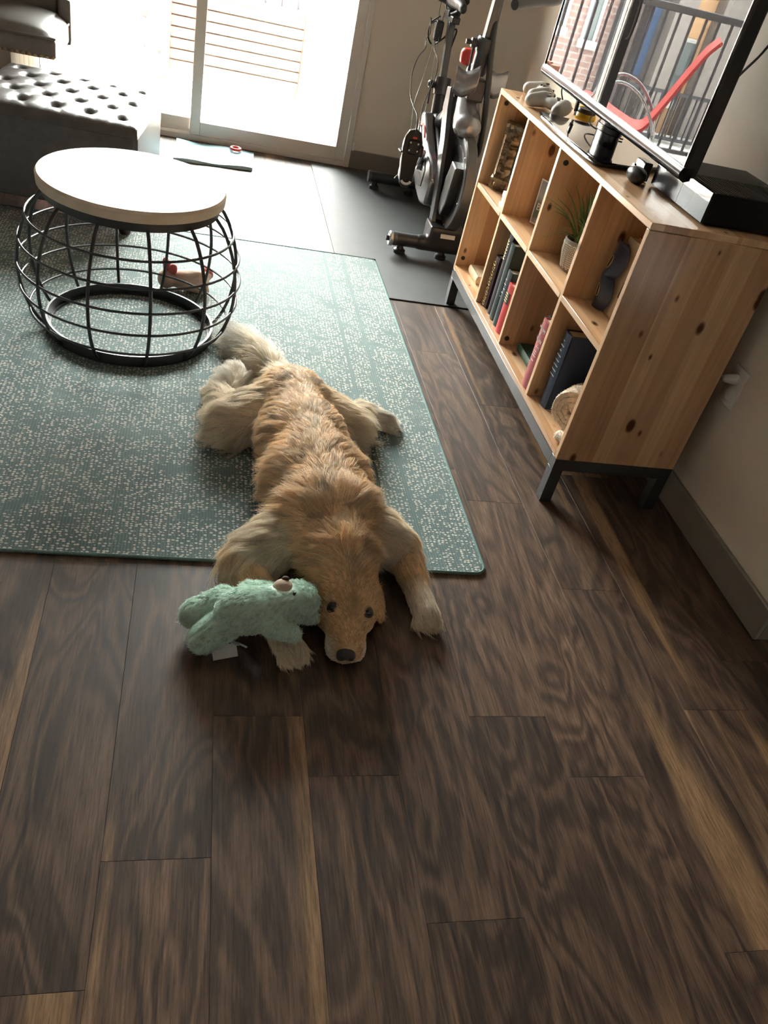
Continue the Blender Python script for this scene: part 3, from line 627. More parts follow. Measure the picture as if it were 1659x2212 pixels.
# ------------------------------------------------------------------ game console
gx0, gx1, gy0, gy1, gz0, gz1 = 1.203, 1.470, 1.856, 2.170, BZ1 + 0.004, 0.934
gc = thing('game_console', (1.33, 2.01, BZ1 + 0.001), 'wide black game console box beside the television', 'game console')
mat('console_black', (0.004, 0.004, 0.004), 0.5, spec=0.2)
part('case', MB().box(gx0, gx1, gy0, gy1, gz0, gz1), 'console_black', gc, bevel=0.003)
part('glossy_front', MB().box(gx0 - 0.0025, gx0, gy0 + 0.004, gy0 + 0.150, gz0 + 0.002, gz1 - 0.002), 'screen', gc)
mat('front_grey', (0.05, 0.05, 0.052), 0.25)
ff = part('front_fascia', MB().box(gx0 - 0.0025, gx0, gy0 + 0.152, gy1 - 0.004, gz0 + 0.002, gz1 - 0.002), 'front_grey', gc)
part('disc_slot', MB().box(gx0 - 0.0045, gx0 - 0.0023, gy0 + 0.165, gy1 - 0.012, gz0 + 0.052, gz0 + 0.056), 'black_gloss', ff)
part('slot_trim', MB().box(gx0 - 0.0055, gx0 - 0.0023, gy0 + 0.160, gy1 - 0.008, gz0 + 0.0575, gz0 + 0.061), 'silver', ff)
mat('matte_top', (0.035, 0.033, 0.030), 0.7)
tp = part('top_plate', MB().box(gx0 + 0.002, gx1 - 0.002, gy0 + 0.155, gy1 - 0.002, gz1, gz1 + 0.0015), 'matte_top', gc)
for i in range(24):
    x = gx0 + 0.008 + i * 0.0108; part('vent_rib', MB().box(x, x + 0.006, gy0 + 0.004, gy0 + 0.150, gz1, gz1 + 0.0022), 'matte_top', gc)
for y in (gy0 + 0.02, gy1 - 0.04):
    for x in (gx0 + 0.02, gx1 - 0.09): part('foot', MB().box(x, x + 0.02, y, y + 0.02, BZ1 + 0.001, gz0), 'black_plastic', gc)
# ------------------------------------------------------------------ game controllers and headset
def controller(c, ang, body, stick, label, tilt=0.0):
    k = MB().ell((0, 0, 0.032), (0.052, 0.030, 0.020), 20, 12)
    for s in (-1, 1): k.capsule((s * 0.050, 0.002, 0.034), (s * 0.064, -0.046, 0.026), 0.027, 0.022).ell((s * 0.045, 0.008, 0.033), (0.030, 0.028, 0.019))
    b_ = blob_mesh(k, 0.0045, 4)
    M = rz(ang) @ rx(tilt); base = (c[0], c[1], BZ1 + 0.001)
    zmin = min((M @ np.array(p))[2] for p in b_.v)
    put = lambda m: m.xf(M).sh((c[0], c[1], BZ1 + 0.0015 - zmin))
    t = thing('game_controller', base, label, 'controller', 'game controllers on the bookcase')
    part('shell', put(b_), body, t, smooth=70)
    for x, y in ((-0.045, 0.014), (0.022, -0.006)): part('thumbstick', put(MB().lathe([(0.005, 0.045), (0.005, 0.053), (0.0085, 0.055), (0.0085, 0.058), (0.0, 0.0575)], (x, y, 0), 14)), stick, t)
    for x, y in ((0.045, 0.024), (0.045, 0.004), (0.035, 0.014), (0.055, 0.014)): part('button', put(MB().lathe([(0.0042, 0.046), (0.0042, 0.0535), (0.0, 0.0545)], (x, y, 0), 10)), stick, t)
    part('dpad', put(MB().box(-0.030, -0.014, -0.008, -0.003, 0.046, 0.0535).box(-0.0245, -0.0195, -0.0135, 0.0025, 0.046, 0.0535)), stick, t)
    for s in (-1, 1): part('bumper', put(MB().ell((s * 0.042, 0.030, 0.036), (0.022, 0.008, 0.008), 12, 8)), stick, t)
    return t
mat('controller_white', (0.44, 0.43, 0.40), 0.42, var=0.03); mat('button_grey', (0.20, 0.20, 0.20), 0.5)
controller((1.150, 2.915), math.radians(-62), 'controller_white', 'button_grey', 'off-white game controller nearer the television base')
controller((1.175, 3.105), math.radians(-100), 'controller_white', 'black_plastic', 'off-white game controller at the far end of the bookcase top')
ms = thing('computer_mouse', (1.150, 2.165, BZ1 + 0.001), 'rounded black mouse in front of the game console', 'mouse')
mshell = part('shell', blob_mesh(MB().ell((1.150, 2.165, BZ1 + 0.020), (0.026, 0.042, 0.022)), 0.004, 2), 'black_plastic', ms, smooth=70)
part('scroll_wheel', MB().lathe([(0.0, -0.003), (0.007, -0.003), (0.007, 0.003), (0.0, 0.003)], (1.146, 2.190, BZ1 + 0.036), 14, axis='x'), 'black_gloss', ms)
solo('power_adapter', MB().box(1.175, 1.200, 2.185, 2.245, BZ1 + 0.001, BZ1 + 0.050), 'front_grey', 'small dark grey adapter block beside the black mouse', 'adapter', bevel=0.004)
mat('yellow_plastic', (0.75, 0.50, 0.02), 0.4, var=0.04)
hs = thing('headset', (1.32, 2.93, BZ1 + 0.001), 'yellow and black headset lying behind the television', 'headset')
part('headband', MB().tube([(1.325 + 0.062 * math.cos(t), 2.92 + 0.085 * math.sin(t), BZ1 + 0.014 + 0.012 * math.sin(t)) for t in np.linspace(-0.3, PI + 0.3, 22)], 0.011, 8, flat=0.6), 'yellow_plastic', hs)
for s in (-1, 1):
    cup = part('ear_cup', MB().lathe([(0.0, 0.0), (0.034, 0.003), (0.038, 0.012), (0.034, 0.024), (0.0, 0.026)], (1.325 + s * 0.060, 2.885, BZ1 + 0.002), 18), 'yellow_plastic', hs)
    part('ear_pad', MB().lathe([(0.014, 0.024), (0.030, 0.022), (0.036, 0.030), (0.030, 0.038), (0.014, 0.034)], (1.325 + s * 0.060, 2.885, BZ1 + 0.002), 18), 'black_plastic', cup)
def cable(pts, r, label, m='black_plastic', name='cable'): return solo(name, MB().tube(smooth_path(pts, 8), r, 6), m, label, 'cable', 'cables on the bookcase top')
cable([(1.262, 3.10, 0.859), (1.25, 3.13, 0.90), (1.27, 3.14, 0.93), (1.29, 3.08, 0.90), (1.31, 3.10, 0.88), (1.35, 3.06, 0.872), (1.36, 3.13, 0.859)], 0.0028, 'thin black cable looping by the far controllers')
cable([(1.25, 2.68, 0.935), (1.22, 2.72, 0.91), (1.20, 2.68, 0.885), (1.24, 2.62, 0.876), (1.29, 2.60, 0.874)], 0.0024, 'thin black cord coiled behind the television neck')
pg = thing('charging_plug', (1.20, 2.83, BZ1 + 0.02), 'black cable plug hanging under the television edge', 'plug')
part('plug_body', MB().obox((1.20, 2.83, 0.905), (0.005, 0, 0), (0, 0.004, 0.016), (0, 0.007, -0.002)), 'black_plastic', pg, bevel=0.002)
part('plug_tip', MB().obox((1.20, 2.826, 0.884), (0.003, 0, 0), (0, 0.0015, 0.007), (0, 0.003, -0.001)), 'silver', pg)
part('lead', MB().tube(smooth_path([(1.20, 2.834, 0.92), (1.22, 2.86, 0.95), (1.25, 2.88, 0.97)]), 0.002, 6), 'black_plastic', pg)
# ------------------------------------------------------------------ things in the bookcase
LZ = BZ0 + TH + 0.0006; UZ = SZ + 0.0006
mat('pages', (0.62, 0.54, 0.40), 0.8, var=0.06, scale=200)
def book(x0, x1, y0, y1, z0, z1, cover, label, lean=0.0, spine='x0', group='books in the bookcase', round_=True, name='book'):
    """upright or flat book: cover boards, rounded spine and page block; spine faces the room"""
    base = ((x0 + x1) / 2, (y0 + y1) / 2, z0); t = thing(name, base, label, 'book', group)
    w = y1 - y0; M = rx(lean); piv = (0, y0 if lean > 0 else y1, z0)
    bt = min(0.003, w * 0.15); upright = (z1 - z0) > w
    if upright:
        arc = [(x0 + 0.006 * (1 - math.sin(PI * k / 8)) if round_ else x0, y0 + w * k / 8) for k in range(9)]
        outl = arc + [(x0 + 0.010, y1), (x0 + 0.010, y0)]
        part('spine', MB().prism(outl, z0, z1).xf(M, piv), cover, t)
        part('cover_board', MB().box(x0 + 0.008, x1, y0, y0 + bt, z0, z1).xf(M, piv), cover, t); part('cover_board', MB().box(x0 + 0.008, x1, y1 - bt, y1, z0, z1).xf(M, piv), cover, t)
        part('page_block', MB().box(x0 + 0.010, x1 - 0.004, y0 + bt, y1 - bt, z0 + 0.003, z1 - 0.004).xf(M, piv), 'pages', t)
    else:
        h = z1 - z0
        part('spine', MB().prism([(x0 + 0.005 * (1 - math.sin(PI * k / 8)), z0 + h * k / 8) for k in range(9)] + [(x0 + 0.010, z1), (x0 + 0.010, z0)], y0, y1, 'xz'), cover, t)
        part('cover_board', MB().box(x0 + 0.008, x1, y0, y1, z0, z0 + 0.003), cover, t); part('cover_board', MB().box(x0 + 0.008, x1, y0, y1, z1 - 0.003, z1), cover, t)
        part('page_block', MB().box(x0 + 0.010, x1 - 0.004, y0 + 0.003, y1 - 0.003, z0 + 0.003, z1 - 0.003), 'pages', t)
    t['lean'] = lean; return t, M, piv
mat('cloth_maroon', (0.055, 0.022, 0.026), 0.6, bmp=0.3, bscale=400); mat('cloth_purple', (0.030, 0.025, 0.040), 0.6, bmp=0.3, bscale=400); mat('cloth_green', (0.028, 0.045, 0.042), 0.6, bmp=0.3, bscale=400)
mat('cloth_teal', (0.025, 0.040, 0.046), 0.6, bmp=0.3, bscale=400); mat('cloth_red', (0.42, 0.030, 0.032), 0.6, bmp=0.3, bscale=400); mat('cloth_rose', (0.33, 0.075, 0.075), 0.65, bmp=0.4, bscale=400)
mat('cloth_navy', (0.020, 0.033, 0.068), 0.55, bmp=0.4, bscale=400); mat('cloth_forest', (0.025, 0.075, 0.042), 0.6); mat('tan_board', (0.55, 0.43, 0.28), 0.7); mat('gold_foil', (0.62, 0.44, 0.16), 0.35, 0.7); mat('silver_foil', (0.55, 0.56, 0.55), 0.4, 0.4)
bx = BX0 + 0.022
t1, M, pv = book(bx, bx + 0.17, 2.780, 2.822, LZ, LZ + 0.198, 'cloth_maroon', 'maroon book with gold scrollwork along its spine', lean=-0.0)
sw = MB()
for i in range(9):
    z = LZ + 0.014 + i * 0.0195; sw.tube([(bx - 0.0008, 2.801 + 0.0115 * math.sin(t_), z + 0.0068 * math.cos(t_ * (1.5 if i % 2 else 1))) for t_ in np.linspace(0, 2 * PI, 14)], 0.0014, 5)
part('gold_scroll', sw, 'gold_foil', t1, label='gold scroll ornament')
t2, M, pv = book(bx + 0.004, bx + 0.21, 2.722, 2.762, LZ, LZ + 0.312, 'cloth_purple', 'tall dark purple book with small gold spine letters')
sw = MB()
for i in range(7): sw.tube([(bx + 0.003, 2.742 + 0.008 * math.sin(t_), LZ + 0.215 + i * 0.011 + 0.003 * math.cos(t_)) for t_ in np.linspace(0, 5.0, 8)], 0.001, 4)
part('gold_marks', sw, 'gold_foil', t2)
t3, M, pv = book(bx, bx + 0.22, 2.674, 2.716, LZ, LZ + 0.285, 'cloth_green', 'tall dark green cloth book in the middle of the row')
t4, M, pv = book(bx, bx + 0.18, 2.622, 2.668, LZ, LZ + 0.206, 'cloth_teal', 'short dark teal book beside the red book')
sw = MB()
for i, (dy, L) in enumerate(((0.012, .004), (0.006, .008), (-0.004, .007), (0.0, .009), (0.003, .006))): sw.box(bx - 0.0012, bx - 0.0002, 2.645 + dy - L, 2.645 + dy + L, LZ + 0.105 + i * 0.017, LZ + 0.107 + i * 0.017)
part('title_marks', sw, 'silver_foil', t4)
t5, M, pv = book(bx - 0.004, bx + 0.16, 2.562, 2.614, LZ, LZ + 0.180, 'cloth_red', 'red book with black spine label at the row end')
part('spine_label', MB().prism([(bx - 0.0052 + 0.006 * (1 - math.sin(PI * k / 8)), 2.562 + 0.052 * k / 8) for k in range(1, 8)] + [(bx + 0.002, 2.6075), (bx + 0.002, 2.5685)], LZ + 0.112, LZ + 0.152), 'black_plastic', t5, label='black title label')
sw = MB()
for i in range(4): sw.box(bx - 0.0062, bx - 0.005, 2.588 - 0.013, 2.588 + 0.013, LZ + 0.119 + i * 0.009, LZ + 0.1205 + i * 0.009)
part('label_lines', sw, 'gold_foil', t5)
# rose book reading History of World Art
x_ = BX0 + 0.006
t6, M, pv = book(x_, x_ + 0.165, 2.166, 2.226, LZ, LZ + 0.232, 'cloth_rose', 'faded rose book titled History of World Art', round_=True)
for s_, zz, dy in (('History', 0.205, 0), ('of', 0.186, 0.008), ('World', 0.167, 0), ('Art', 0.145, -0.008)):
    tm = text_mesh(s_, 0.0165); orient(tm, (x_ - 0.0008, 2.196 + dy, LZ + zz), (0, -1, 0), (0, 0, 1)); part('title_word', tm, 'silver_foil', t6, smooth=0)
for zz, L in ((0.128, 0.010), (0.120, 0.010), (0.112, 0.014), (0.096, 0.008)): part('title_rule', MB().box(x_ - 0.0012, x_ + 0.0002, 2.196 - L, 2.196 + L, LZ + zz, LZ + zz + 0.0016), 'silver_foil', t6)
book(x_ + 0.02, x_ + 0.17, 2.230, 2.242, LZ + 0.0565, LZ + 0.232, 'cloth_purple', 'thin dark book standing behind the rose book')
gb, M, pv = book(1.105, 1.31, 2.248, 2.452, LZ, LZ + 0.030, 'cloth_forest', 'dark green book lying flat on the bottom board')
book(1.15, 1.34, 2.228, 2.40, LZ + 0.031, LZ + 0.044, 'cloth_teal', 'thin dark book on top of the green book'); book(1.16, 1.35, 2.228, 2.385, LZ + 0.045, LZ + 0.056, 'cloth_purple', 'topmost thin dark book of the flat stack')
# navy book
nb, M, pv = book(1.082, 1.335, 2.062, 2.112, LZ, LZ + 0.252, 'cloth_navy', 'large navy blue book standing behind the knit roll')
sw = MB()
for i, L in enumerate((0.004, 0.012, 0.006, 0.014, 0.015, 0.016, 0.016, 0.016)): sw.box(1.0805, 1.0822, 2.087 - L, 2.087 + L, LZ + 0.225 - i * 0.0165, LZ + 0.2275 - i * 0.0165)
part('spine_lines', sw, 'silver_foil', nb)
part('cover_signature', MB().tube(smooth_path([(1.18 + 0.012 * i, 2.0612, LZ + 0.125 + 0.004 * (i % 2)) for i in range(8)], 3), 0.0006, 4), 'silver_foil', nb)
# tan book in the far lower cube
book(1.088, 1.26, 3.005, 3.13, LZ, LZ + 0.034, 'tan_board', 'tan book lying flat in the far bottom cube')
solo('wooden_bowl', MB().lathe([(0.03, 0), (0.055, 0.015), (0.070, 0.05), (0.066, 0.05), (0.050, 0.018), (0.0, 0.008)], (1.20, 2.925, LZ), 28), 'tan_board', 'tan wooden bowl in the far bottom cube', 'bowl')
# knit blanket roll
mat('knit', (0.66, 0.57, 0.46), 0.95, var=0.18, scale=60, bmp=0.9, bscale=260)
kr = thing('knit_blanket', (1.20, 1.935, LZ), 'rolled chunky knit blanket in cream wool', 'blanket')
cy, cz = 1.935, LZ + 0.0775
sp1 = []; N = 150
for i in range(N):
    t = i / (N - 1); th = t * 2 * PI * 3.7 + 0.4; r = 0.006 + 0.0605 * t; sp1.append((cy + r * math.cos(th), cz + r * math.sin(th) * 0.99))
mb = MB(); hw = 0.0084
def strip(pts, x0, x1, hw, nx=10):
    mb = MB(); n = len(pts); P = np.array(pts); Tn = np.gradient(P, axis=0); Tn /= np.linalg.norm(Tn, axis=1)[:, None]; Nn = np.stack([-Tn[:, 1], Tn[:, 0]], 1)
    for i in range(n):
        for xx, hh in ((x0, 0.80), (x0 + 0.004, 1.03), (x1 - 0.006, 1.0), (x1, 0.55)):
            for s in (1, -1): a = P[i] + Nn[i] * hw * hh * s * (1 + 0.06 * math.sin(i * 1.9)); mb.v.append((xx + 0.003 * math.sin(i * 0.8), a[0], a[1]))
    for i in range(n - 1):
        a, b_ = i * 8, i * 8 + 8
        for k in range(3): mb.f += [(a + 2 * k, a + 2 * k + 2, b_ + 2 * k + 2, b_ + 2 * k), (a + 2 * k + 1, b_ + 2 * k + 1, b_ + 2 * k + 3, a + 2 * k + 3)]
        mb.f += [(a, b_, b_ + 1, a + 1), (a + 6, a + 7, b_ + 7, b_ + 6)]
    mb.f += [(0, 1, 3, 2), (2, 3, 5, 4), (4, 5, 7, 6)]; e = (n - 1) * 8; mb.f += [(e, e + 2, e + 3, e + 1), (e + 2, e + 4, e + 5, e + 3), (e + 4, e + 6, e + 7, e + 5)]
    return mb
KC = (1.134, 1.953, 0); KR = rz(math.radians(42))
roll_mb = strip(sp1, 1.084, 1.184, hw).sh((0, 0.018, 0)).xf(KR, KC)
part('rolled_layers', roll_mb, 'knit', kr, smooth=60)
flap_mb = blob_mesh(MB().capsule((1.070, 1.880, LZ + 0.019), (1.075, 1.848, LZ + 0.030), 0.018, 0.016).capsule((1.095, 1.849, LZ + 0.03), (1.25, 1.852, LZ + 0.034), 0.017, 0.019).capsule((1.10, 1.875, LZ + 0.019), (1.25, 1.875, LZ + 0.021), 0.018, 0.018), 0.006, 4)
part('loose_flap', flap_mb, 'knit', kr, smooth=60)
# potted grass
pc = zp(1233, 584, UZ); pc[2] = UZ
mat('pot_grey', (0.24, 0.225, 0.21), 0.75, var=0.08, bmp=0.3, bscale=200); mat('pot_line', (0.80, 0.76, 0.70), 0.8); mat('soil', (0.06, 0.035, 0.022), 0.95, var=0.4, scale=200, bmp=0.8); mat('leaf_green', (0.17, 0.30, 0.12), 0.45, var=0.35, scale=18)
pp = thing('potted_grass', pc, 'grassy plant in grey pot with white chevron lines', 'plant')
H = 0.098; prf = [(0.0, 0.001), (0.034, 0.001), (0.037, 0.004), (0.049, H * 0.6), (0.0505, H - 0.002), (0.049, H), (0.0455, H), (0.044, H - 0.014), (0.0, H - 0.014)]
pot = part('pot', MB().lathe(prf, pc, 40), 'pot_grey', pp)
pR = lambda z: 0.0372 + (0.049 - 0.037) * min(1, z / (H * 0.6)) + (0.0015 * max(0, (z - H * 0.6) / (H * 0.4)))
ln = MB()
for row in range(4):
    z0r = 0.008 + row * 0.0205
    for s in range(18):
        a0 = 2 * PI * s / 18
        for dz in (0, 0.0068, 0.0136):
            for sg in (0, 1):
                pts = []
                for t in (0, 0.5, 1):
                    a = a0 + (2 * PI / 36) * (t + sg); zz = z0r + dz + 0.010 * (t if sg == 0 else 1 - t); 
                    if zz > H - 0.012: zz = H - 0.012
                    pts.append((pc[0] + (pR(zz) + 0.0003) * math.cos(a), pc[1] + (pR(zz) + 0.0003) * math.sin(a), pc[2] + zz))
                ln.tube(pts, 0.0010, 4, caps=False)
part('chevron_lines', ln, 'pot_line', pot)
part('soil', MB().lathe([(0.0445, H - 0.013), (0.02, H - 0.009), (0.0, H - 0.008)], pc, 24), 'soil', pp)
def blade(p0, p1, p2, w):
    P = smooth_path([p0, p1, p2], 7); mb = MB(); n = len(P); d = np.array(p2) - np.array(p0); side = np.cross(d, [0, 0, 1.0]); side = side / (np.linalg.norm(side) + 1e-9) if np.linalg.norm(side) > 1e-6 else np.array([1.0, 0, 0])
    for i, p in enumerate(P):
        t = i / (n - 1); ww = w * (1 - t ** 2.2) * (0.7 + 0.6 * math.sin(PI * min(1, t + 0.2))) + 0.0003
        mb.v += [tuple(p - side * ww), tuple(p + np.array([0, 0, -0.0012 - ww * 0.3])), tuple(p + side * ww), tuple(p + np.array([0, 0, 0.0004 - ww * 0.3]))]
    for i in range(n - 1):
        for k in range(4): a = i * 4 + k; b_ = i * 4 + (k + 1) % 4; mb.f.append((a, b_, b_ + 4, a + 4))
    return mb
top = pc + np.array([0, 0, H - 0.012])
def tip_at(px, py, k=1.0):
    p = xp(px, py, pc[0]); return xp(px, py, pc[0] * min(1.0, (2.455 if k else 2.44) / p[1]))
tips = [tip_at(*q_) for q_ in ((1172, 512), (1188, 440), (1182, 425), (1205, 428), (1222, 404), (1244, 393), (1197, 455), (1258, 425), (1272, 430), (1207, 495), (1268, 455))]
for i, tp_ in enumerate(tips):
    mid = (top * 0.5 + tp_ * 0.5) + np.array([0, 0, 0.028 if i in (0, 9) else 0.022]); part('leaf', blade(top + rng.normal(0, 0.008, 3) * [1, 1, 0], mid, tp_, 0.0046), 'leaf_green', pp, smooth=60)
for i in range(38):
    a = rng.uniform(0, 2 * PI); L = rng.uniform(0.06, 0.16); sp_r = rng.uniform(0.015, 0.06)
    tp_ = top + np.array([sp_r * math.cos(a), sp_r * math.sin(a) * 0.9, L]); tp_[1] = min(max(tp_[1], DV[0] + TH + 0.03), DV[1] - 0.03)
    part('leaf', blade(top + rng.normal(0, 0.010, 3) * [1, 1, 0], top * 0.5 + tp_ * 0.5 + np.array([-0.2 * sp_r * math.cos(a), 0, 0.02]), tp_, 0.0042), 'leaf_green', pp, smooth=60)
# ornate frame
mat('antique_gilt', (0.16, 0.12, 0.075), 0.32, 0.75, var=0.5, scale=90, bmp=0.9, bscale=120)
fa = zp(1061, 404, UZ) + np.array([-0.012, -0.014, 0]); fdir = np.array([0.76, -0.65, 0]); fdir /= np.linalg.norm(fdir); fup = np.array([0.05, 0.06, 0.99]); fup /= np.linalg.norm(fup)
pf = thing('picture_frame', (fa[0] + 0.1, fa[1] - 0.04, UZ), 'ornate dark gilt picture frame leaning in the far top cube', 'picture frame')
FW, FHh, fw = 0.24, 0.245, 0.042; fnrm = np.cross(fdir, fup); fnrm = fnrm if fnrm[1] < 0 else -fnrm
def fpt(u, h, d=0.0): return fa + np.array([0, 0, 0.004]) + fdir * u + fup * h + fnrm * d
mb = MB(); ns = 26
def moulding(p0, p1, inward):
    mb = MB(); prof = [(0, -0.012), (0.0, 0.006), (0.012, 0.018), (0.026, 0.012), (0.040, 0.020), (0.052, 0.009), (0.064, 0.002), (0.064, -0.012)]
    n = 24
    for i in range(n + 1):
        t = i / n; u = p0[0] + (p1[0] - p0[0]) * t; h = p0[1] + (p1[1] - p0[1]) * t
        for k, (a, d) in enumerate(prof):
            wob = 0.0035 * math.sin(i * 2.6 + k) if 0 < k < 6 else 0; uu, hh = u + inward[0] * (a + wob * 0.6), h + inward[1] * (a + wob * 0.6)
            uu = min(max(uu, 0 if inward[0] >= 0 else uu), FW); mb.v.append(tuple(fpt(uu, hh, d + wob)))
    m = len(prof)
    for i in range(n):
        for k in range(m): mb.f.append((i * m + k, i * m + (k + 1) % m, (i + 1) * m + (k + 1) % m, (i + 1) * m + k))
    mb.f += [tuple(range(m)), tuple(range(n * m, n * m + m))[::-1]]; return mb
part('moulding', moulding((0, 0), (FW, 0), (0, 1)), 'antique_gilt', pf, smooth=50); part('moulding', moulding((0, FHh), (FW, FHh), (0, -1)), 'antique_gilt', pf, smooth=50)
part('moulding', moulding((0, 0.042), (0, FHh - 0.042), (1, 0)), 'antique_gilt', pf, smooth=50); part('moulding', moulding((FW, 0.042), (FW, FHh - 0.042), (-1, 0)), 'antique_gilt', pf, smooth=50)
mb = MB(); mb.add([fpt(0.04, 0.04, -0.004), fpt(FW - 0.04, 0.04, -0.004), fpt(FW - 0.04, FHh - 0.04, -0.004), fpt(0.04, FHh - 0.04, -0.004), fpt(0.04, 0.04, -0.010), fpt(FW - 0.04, 0.04, -0.010), fpt(FW - 0.04, FHh - 0.04, -0.010), fpt(0.04, FHh - 0.04, -0.010)], [(0, 1, 2, 3), (4, 7, 6, 5), (0, 4, 5, 1), (1, 5, 6, 2), (2, 6, 7, 3), (3, 7, 4, 0)])
part('picture', mb, 'dark_grey', pf)
# white boxes stacked next to the frame
wz = UZ
for i, (dx, dy, h, w) in enumerate(((0.0, 0.0, 0.016, 0.10), (0.006, 0.0, 0.018, 0.09), (0.004, 0.0, 0.020, 0.095))):
    solo('white_box', MB().box(1.062 + dx, 1.062 + dx + w, 2.853, 2.925 + dy, wz, wz + h), 'white_paper', ('lowest', 'middle', 'topmost')[i] + ' small white box in the stack by the ornate frame', 'box', 'small white boxes', bevel=0.002); wz += h + 0.0004
# postcard
def card_mat():
    m, nt, b = new_mat('postcard_print'); tc = nt.nodes.new('ShaderNodeTexCoord'); sp = nt.nodes.new('ShaderNodeSeparateXYZ'); nt.links.new(tc.outputs['Object'], sp.inputs[0])
    n = noise(nt, coords(nt, (40, 40, 40)), 1, 4); h = math_n(nt, 'ADD', math_n(nt, 'MULTIPLY', sp.outputs[2], 7.0), math_n(nt, 'MULTIPLY', n, 0.25))
    nt.links.new(ramp(nt, [(0.15, (0.45, 0.45, 0.40)), (0.3, (0.12, 0.13, 0.09)), (0.55, (0.09, 0.12, 0.07)), (0.68, (0.20, 0.20, 0.16)), (0.80, (0.42, 0.42, 0.42)), (1.0, (0.33, 0.34, 0.36))], h), b.inputs['Base Color']); b.inputs['Roughness'].default_value = 0.35; MATS['postcard'] = m
card_mat()
ca = zp(1148, 466, UZ) * 0.972; ca[2] = UZ; cd = np.array([0.47, -0.88, 0.0]); cup = np.array([0.0, 0.03, 1.0]); cup /= np.linalg.norm(cup); cn = np.cross(cd, cup)
cdv = thing('postcard', (ca[0] + 0.04, ca[1] - 0.03, UZ), 'landscape postcard with pale border propped in a cube', 'postcard')
cc = ca + cd * 0.055 + cup * 0.077
part('card', MB().obox(cc, cd * 0.055, cup * 0.076, cn * 0.0008), 'white_paper', cdv); cn = cn if cn[1] < 0 else -cn
part('print', MB().obox(cc + cn * 0.0009, cd * 0.050, cup * 0.071, cn * 0.0003), 'postcard', cdv)
tm = text_mesh('BO', 0.034); orient(tm, cc - cd * 0.020 - cup * 0.016 + cn * 0.0014, cd, cup); part('lettering', tm, 'white_paper', cdv, smooth=0)
# eye mask propped against a tan book
mb0 = zp(1270, 662, UZ); mb0[2] = UZ
t7 = thing('book', (1.30, 2.02, UZ), 'tan board book leaning in the near top cube', 'book', 'books in the bookcase')
fdir2 = np.array([0.06, -0.998, 0]); fdn = np.array([-0.998, -0.06, 0]); up2 = np.array([0.06, 0.0, 0.99]); up2 /= np.linalg.norm(up2)
o2 = np.array([1.150, 2.100, UZ + 0.0025])
def bpt(u, h, d): return o2 + fdir2 * u + up2 * h + fdn * d
BW2, BH2 = 0.15, 0.212
def slab(u0, u1, h0, h1, d0, d1):
    return MB().add([bpt(u, h, d) for d in (d0, d1) for h in (h0, h1) for u in (u0, u1)], [(0, 2, 3, 1), (4, 5, 7, 6), (0, 1, 5, 4), (2, 6, 7, 3), (0, 4, 6, 2), (1, 3, 7, 5)])
U0 = 0.010; part('cover_board', slab(U0, U0 + BW2, 0, BH2, 0, 0.003), 'tan_board', t7); part('cover_board', slab(U0, U0 + BW2, 0, BH2, -0.030, -0.027), 'tan_board', t7); part('page_block', slab(U0 + 0.003, U0 + BW2 - 0.003, 0.003, BH2 - 0.003, -0.027, 0), 'pages', t7)
part('cover_label', slab(0.078, 0.104, 0.06, 0.105, 0.003, 0.0034), 'cloth_maroon', t7)
mat('mask_navy', (0.022, 0.026, 0.050), 0.32, var=0.1, spec=0.6)
mk_ = thing('eye_mask', (mb0[0], mb0[1], UZ), 'navy eye mask with gold eye rims propped on the tan book', 'mask')
mb = MB(); NU, NH = 22, 60
def mw(h):   # scalloped width of the mask at height fraction h
    return 0.056 + 0.028 * abs(math.sin(PI * (h * 2.0))) ** 0.7
for j in range(NH + 1):
    h = j / NH; w = mw(h) * (1 if 0.02 < h < 0.98 else 0.9)
    for i in range(NU + 1):
        u = i / NU; d = 0.008 + 0.030 * math.sin(PI * (0.12 + 0.80 * u)) * (0.6 + 0.4 * math.sin(PI * h)); mb.v.append(tuple(bpt(-0.012 + w * u, -0.001 + 0.198 * h, d)))
hole = lambda u, h, hc: ((u - 0.38) / 0.085) ** 2 + ((h - hc) / 0.075) ** 2 < 1
q = lambda i, j: j * (NU + 1) + i
for j in range(NH):
    for i in range(NU):
        u, h = (i + .5) / NU, (j + .5) / NH
        if hole(u, h, 0.28) or hole(u, h, 0.70): continue
        mb.f.append((q(i, j), q(i + 1, j), q(i + 1, j + 1), q(i, j + 1)))
sh_ = part('mask_shell', mb, 'mask_navy', mk_, smooth=70); sm_ = sh_.modifiers.new('solid', 'SOLIDIFY'); sm_.thickness = 0.0022
for hc in (0.28, 0.70):
    pts = []
    for a in np.linspace(0, 2 * PI, 24, endpoint=False):
        u, h = 0.38 + 0.12 * math.cos(a), hc + 0.095 * math.sin(a); w = mw(h); d = 0.0095 + 0.030 * math.sin(PI * (0.12 + 0.80 * u)) * (0.6 + 0.4 * math.sin(PI * h)); pts.append(bpt(-0.012 + w * u, -0.001 + 0.198 * h, d))
    part('eye_rim', MB().tube(pts, 0.0012, 6, closed=True), 'gold_foil', mk_, label='gold eye rim')
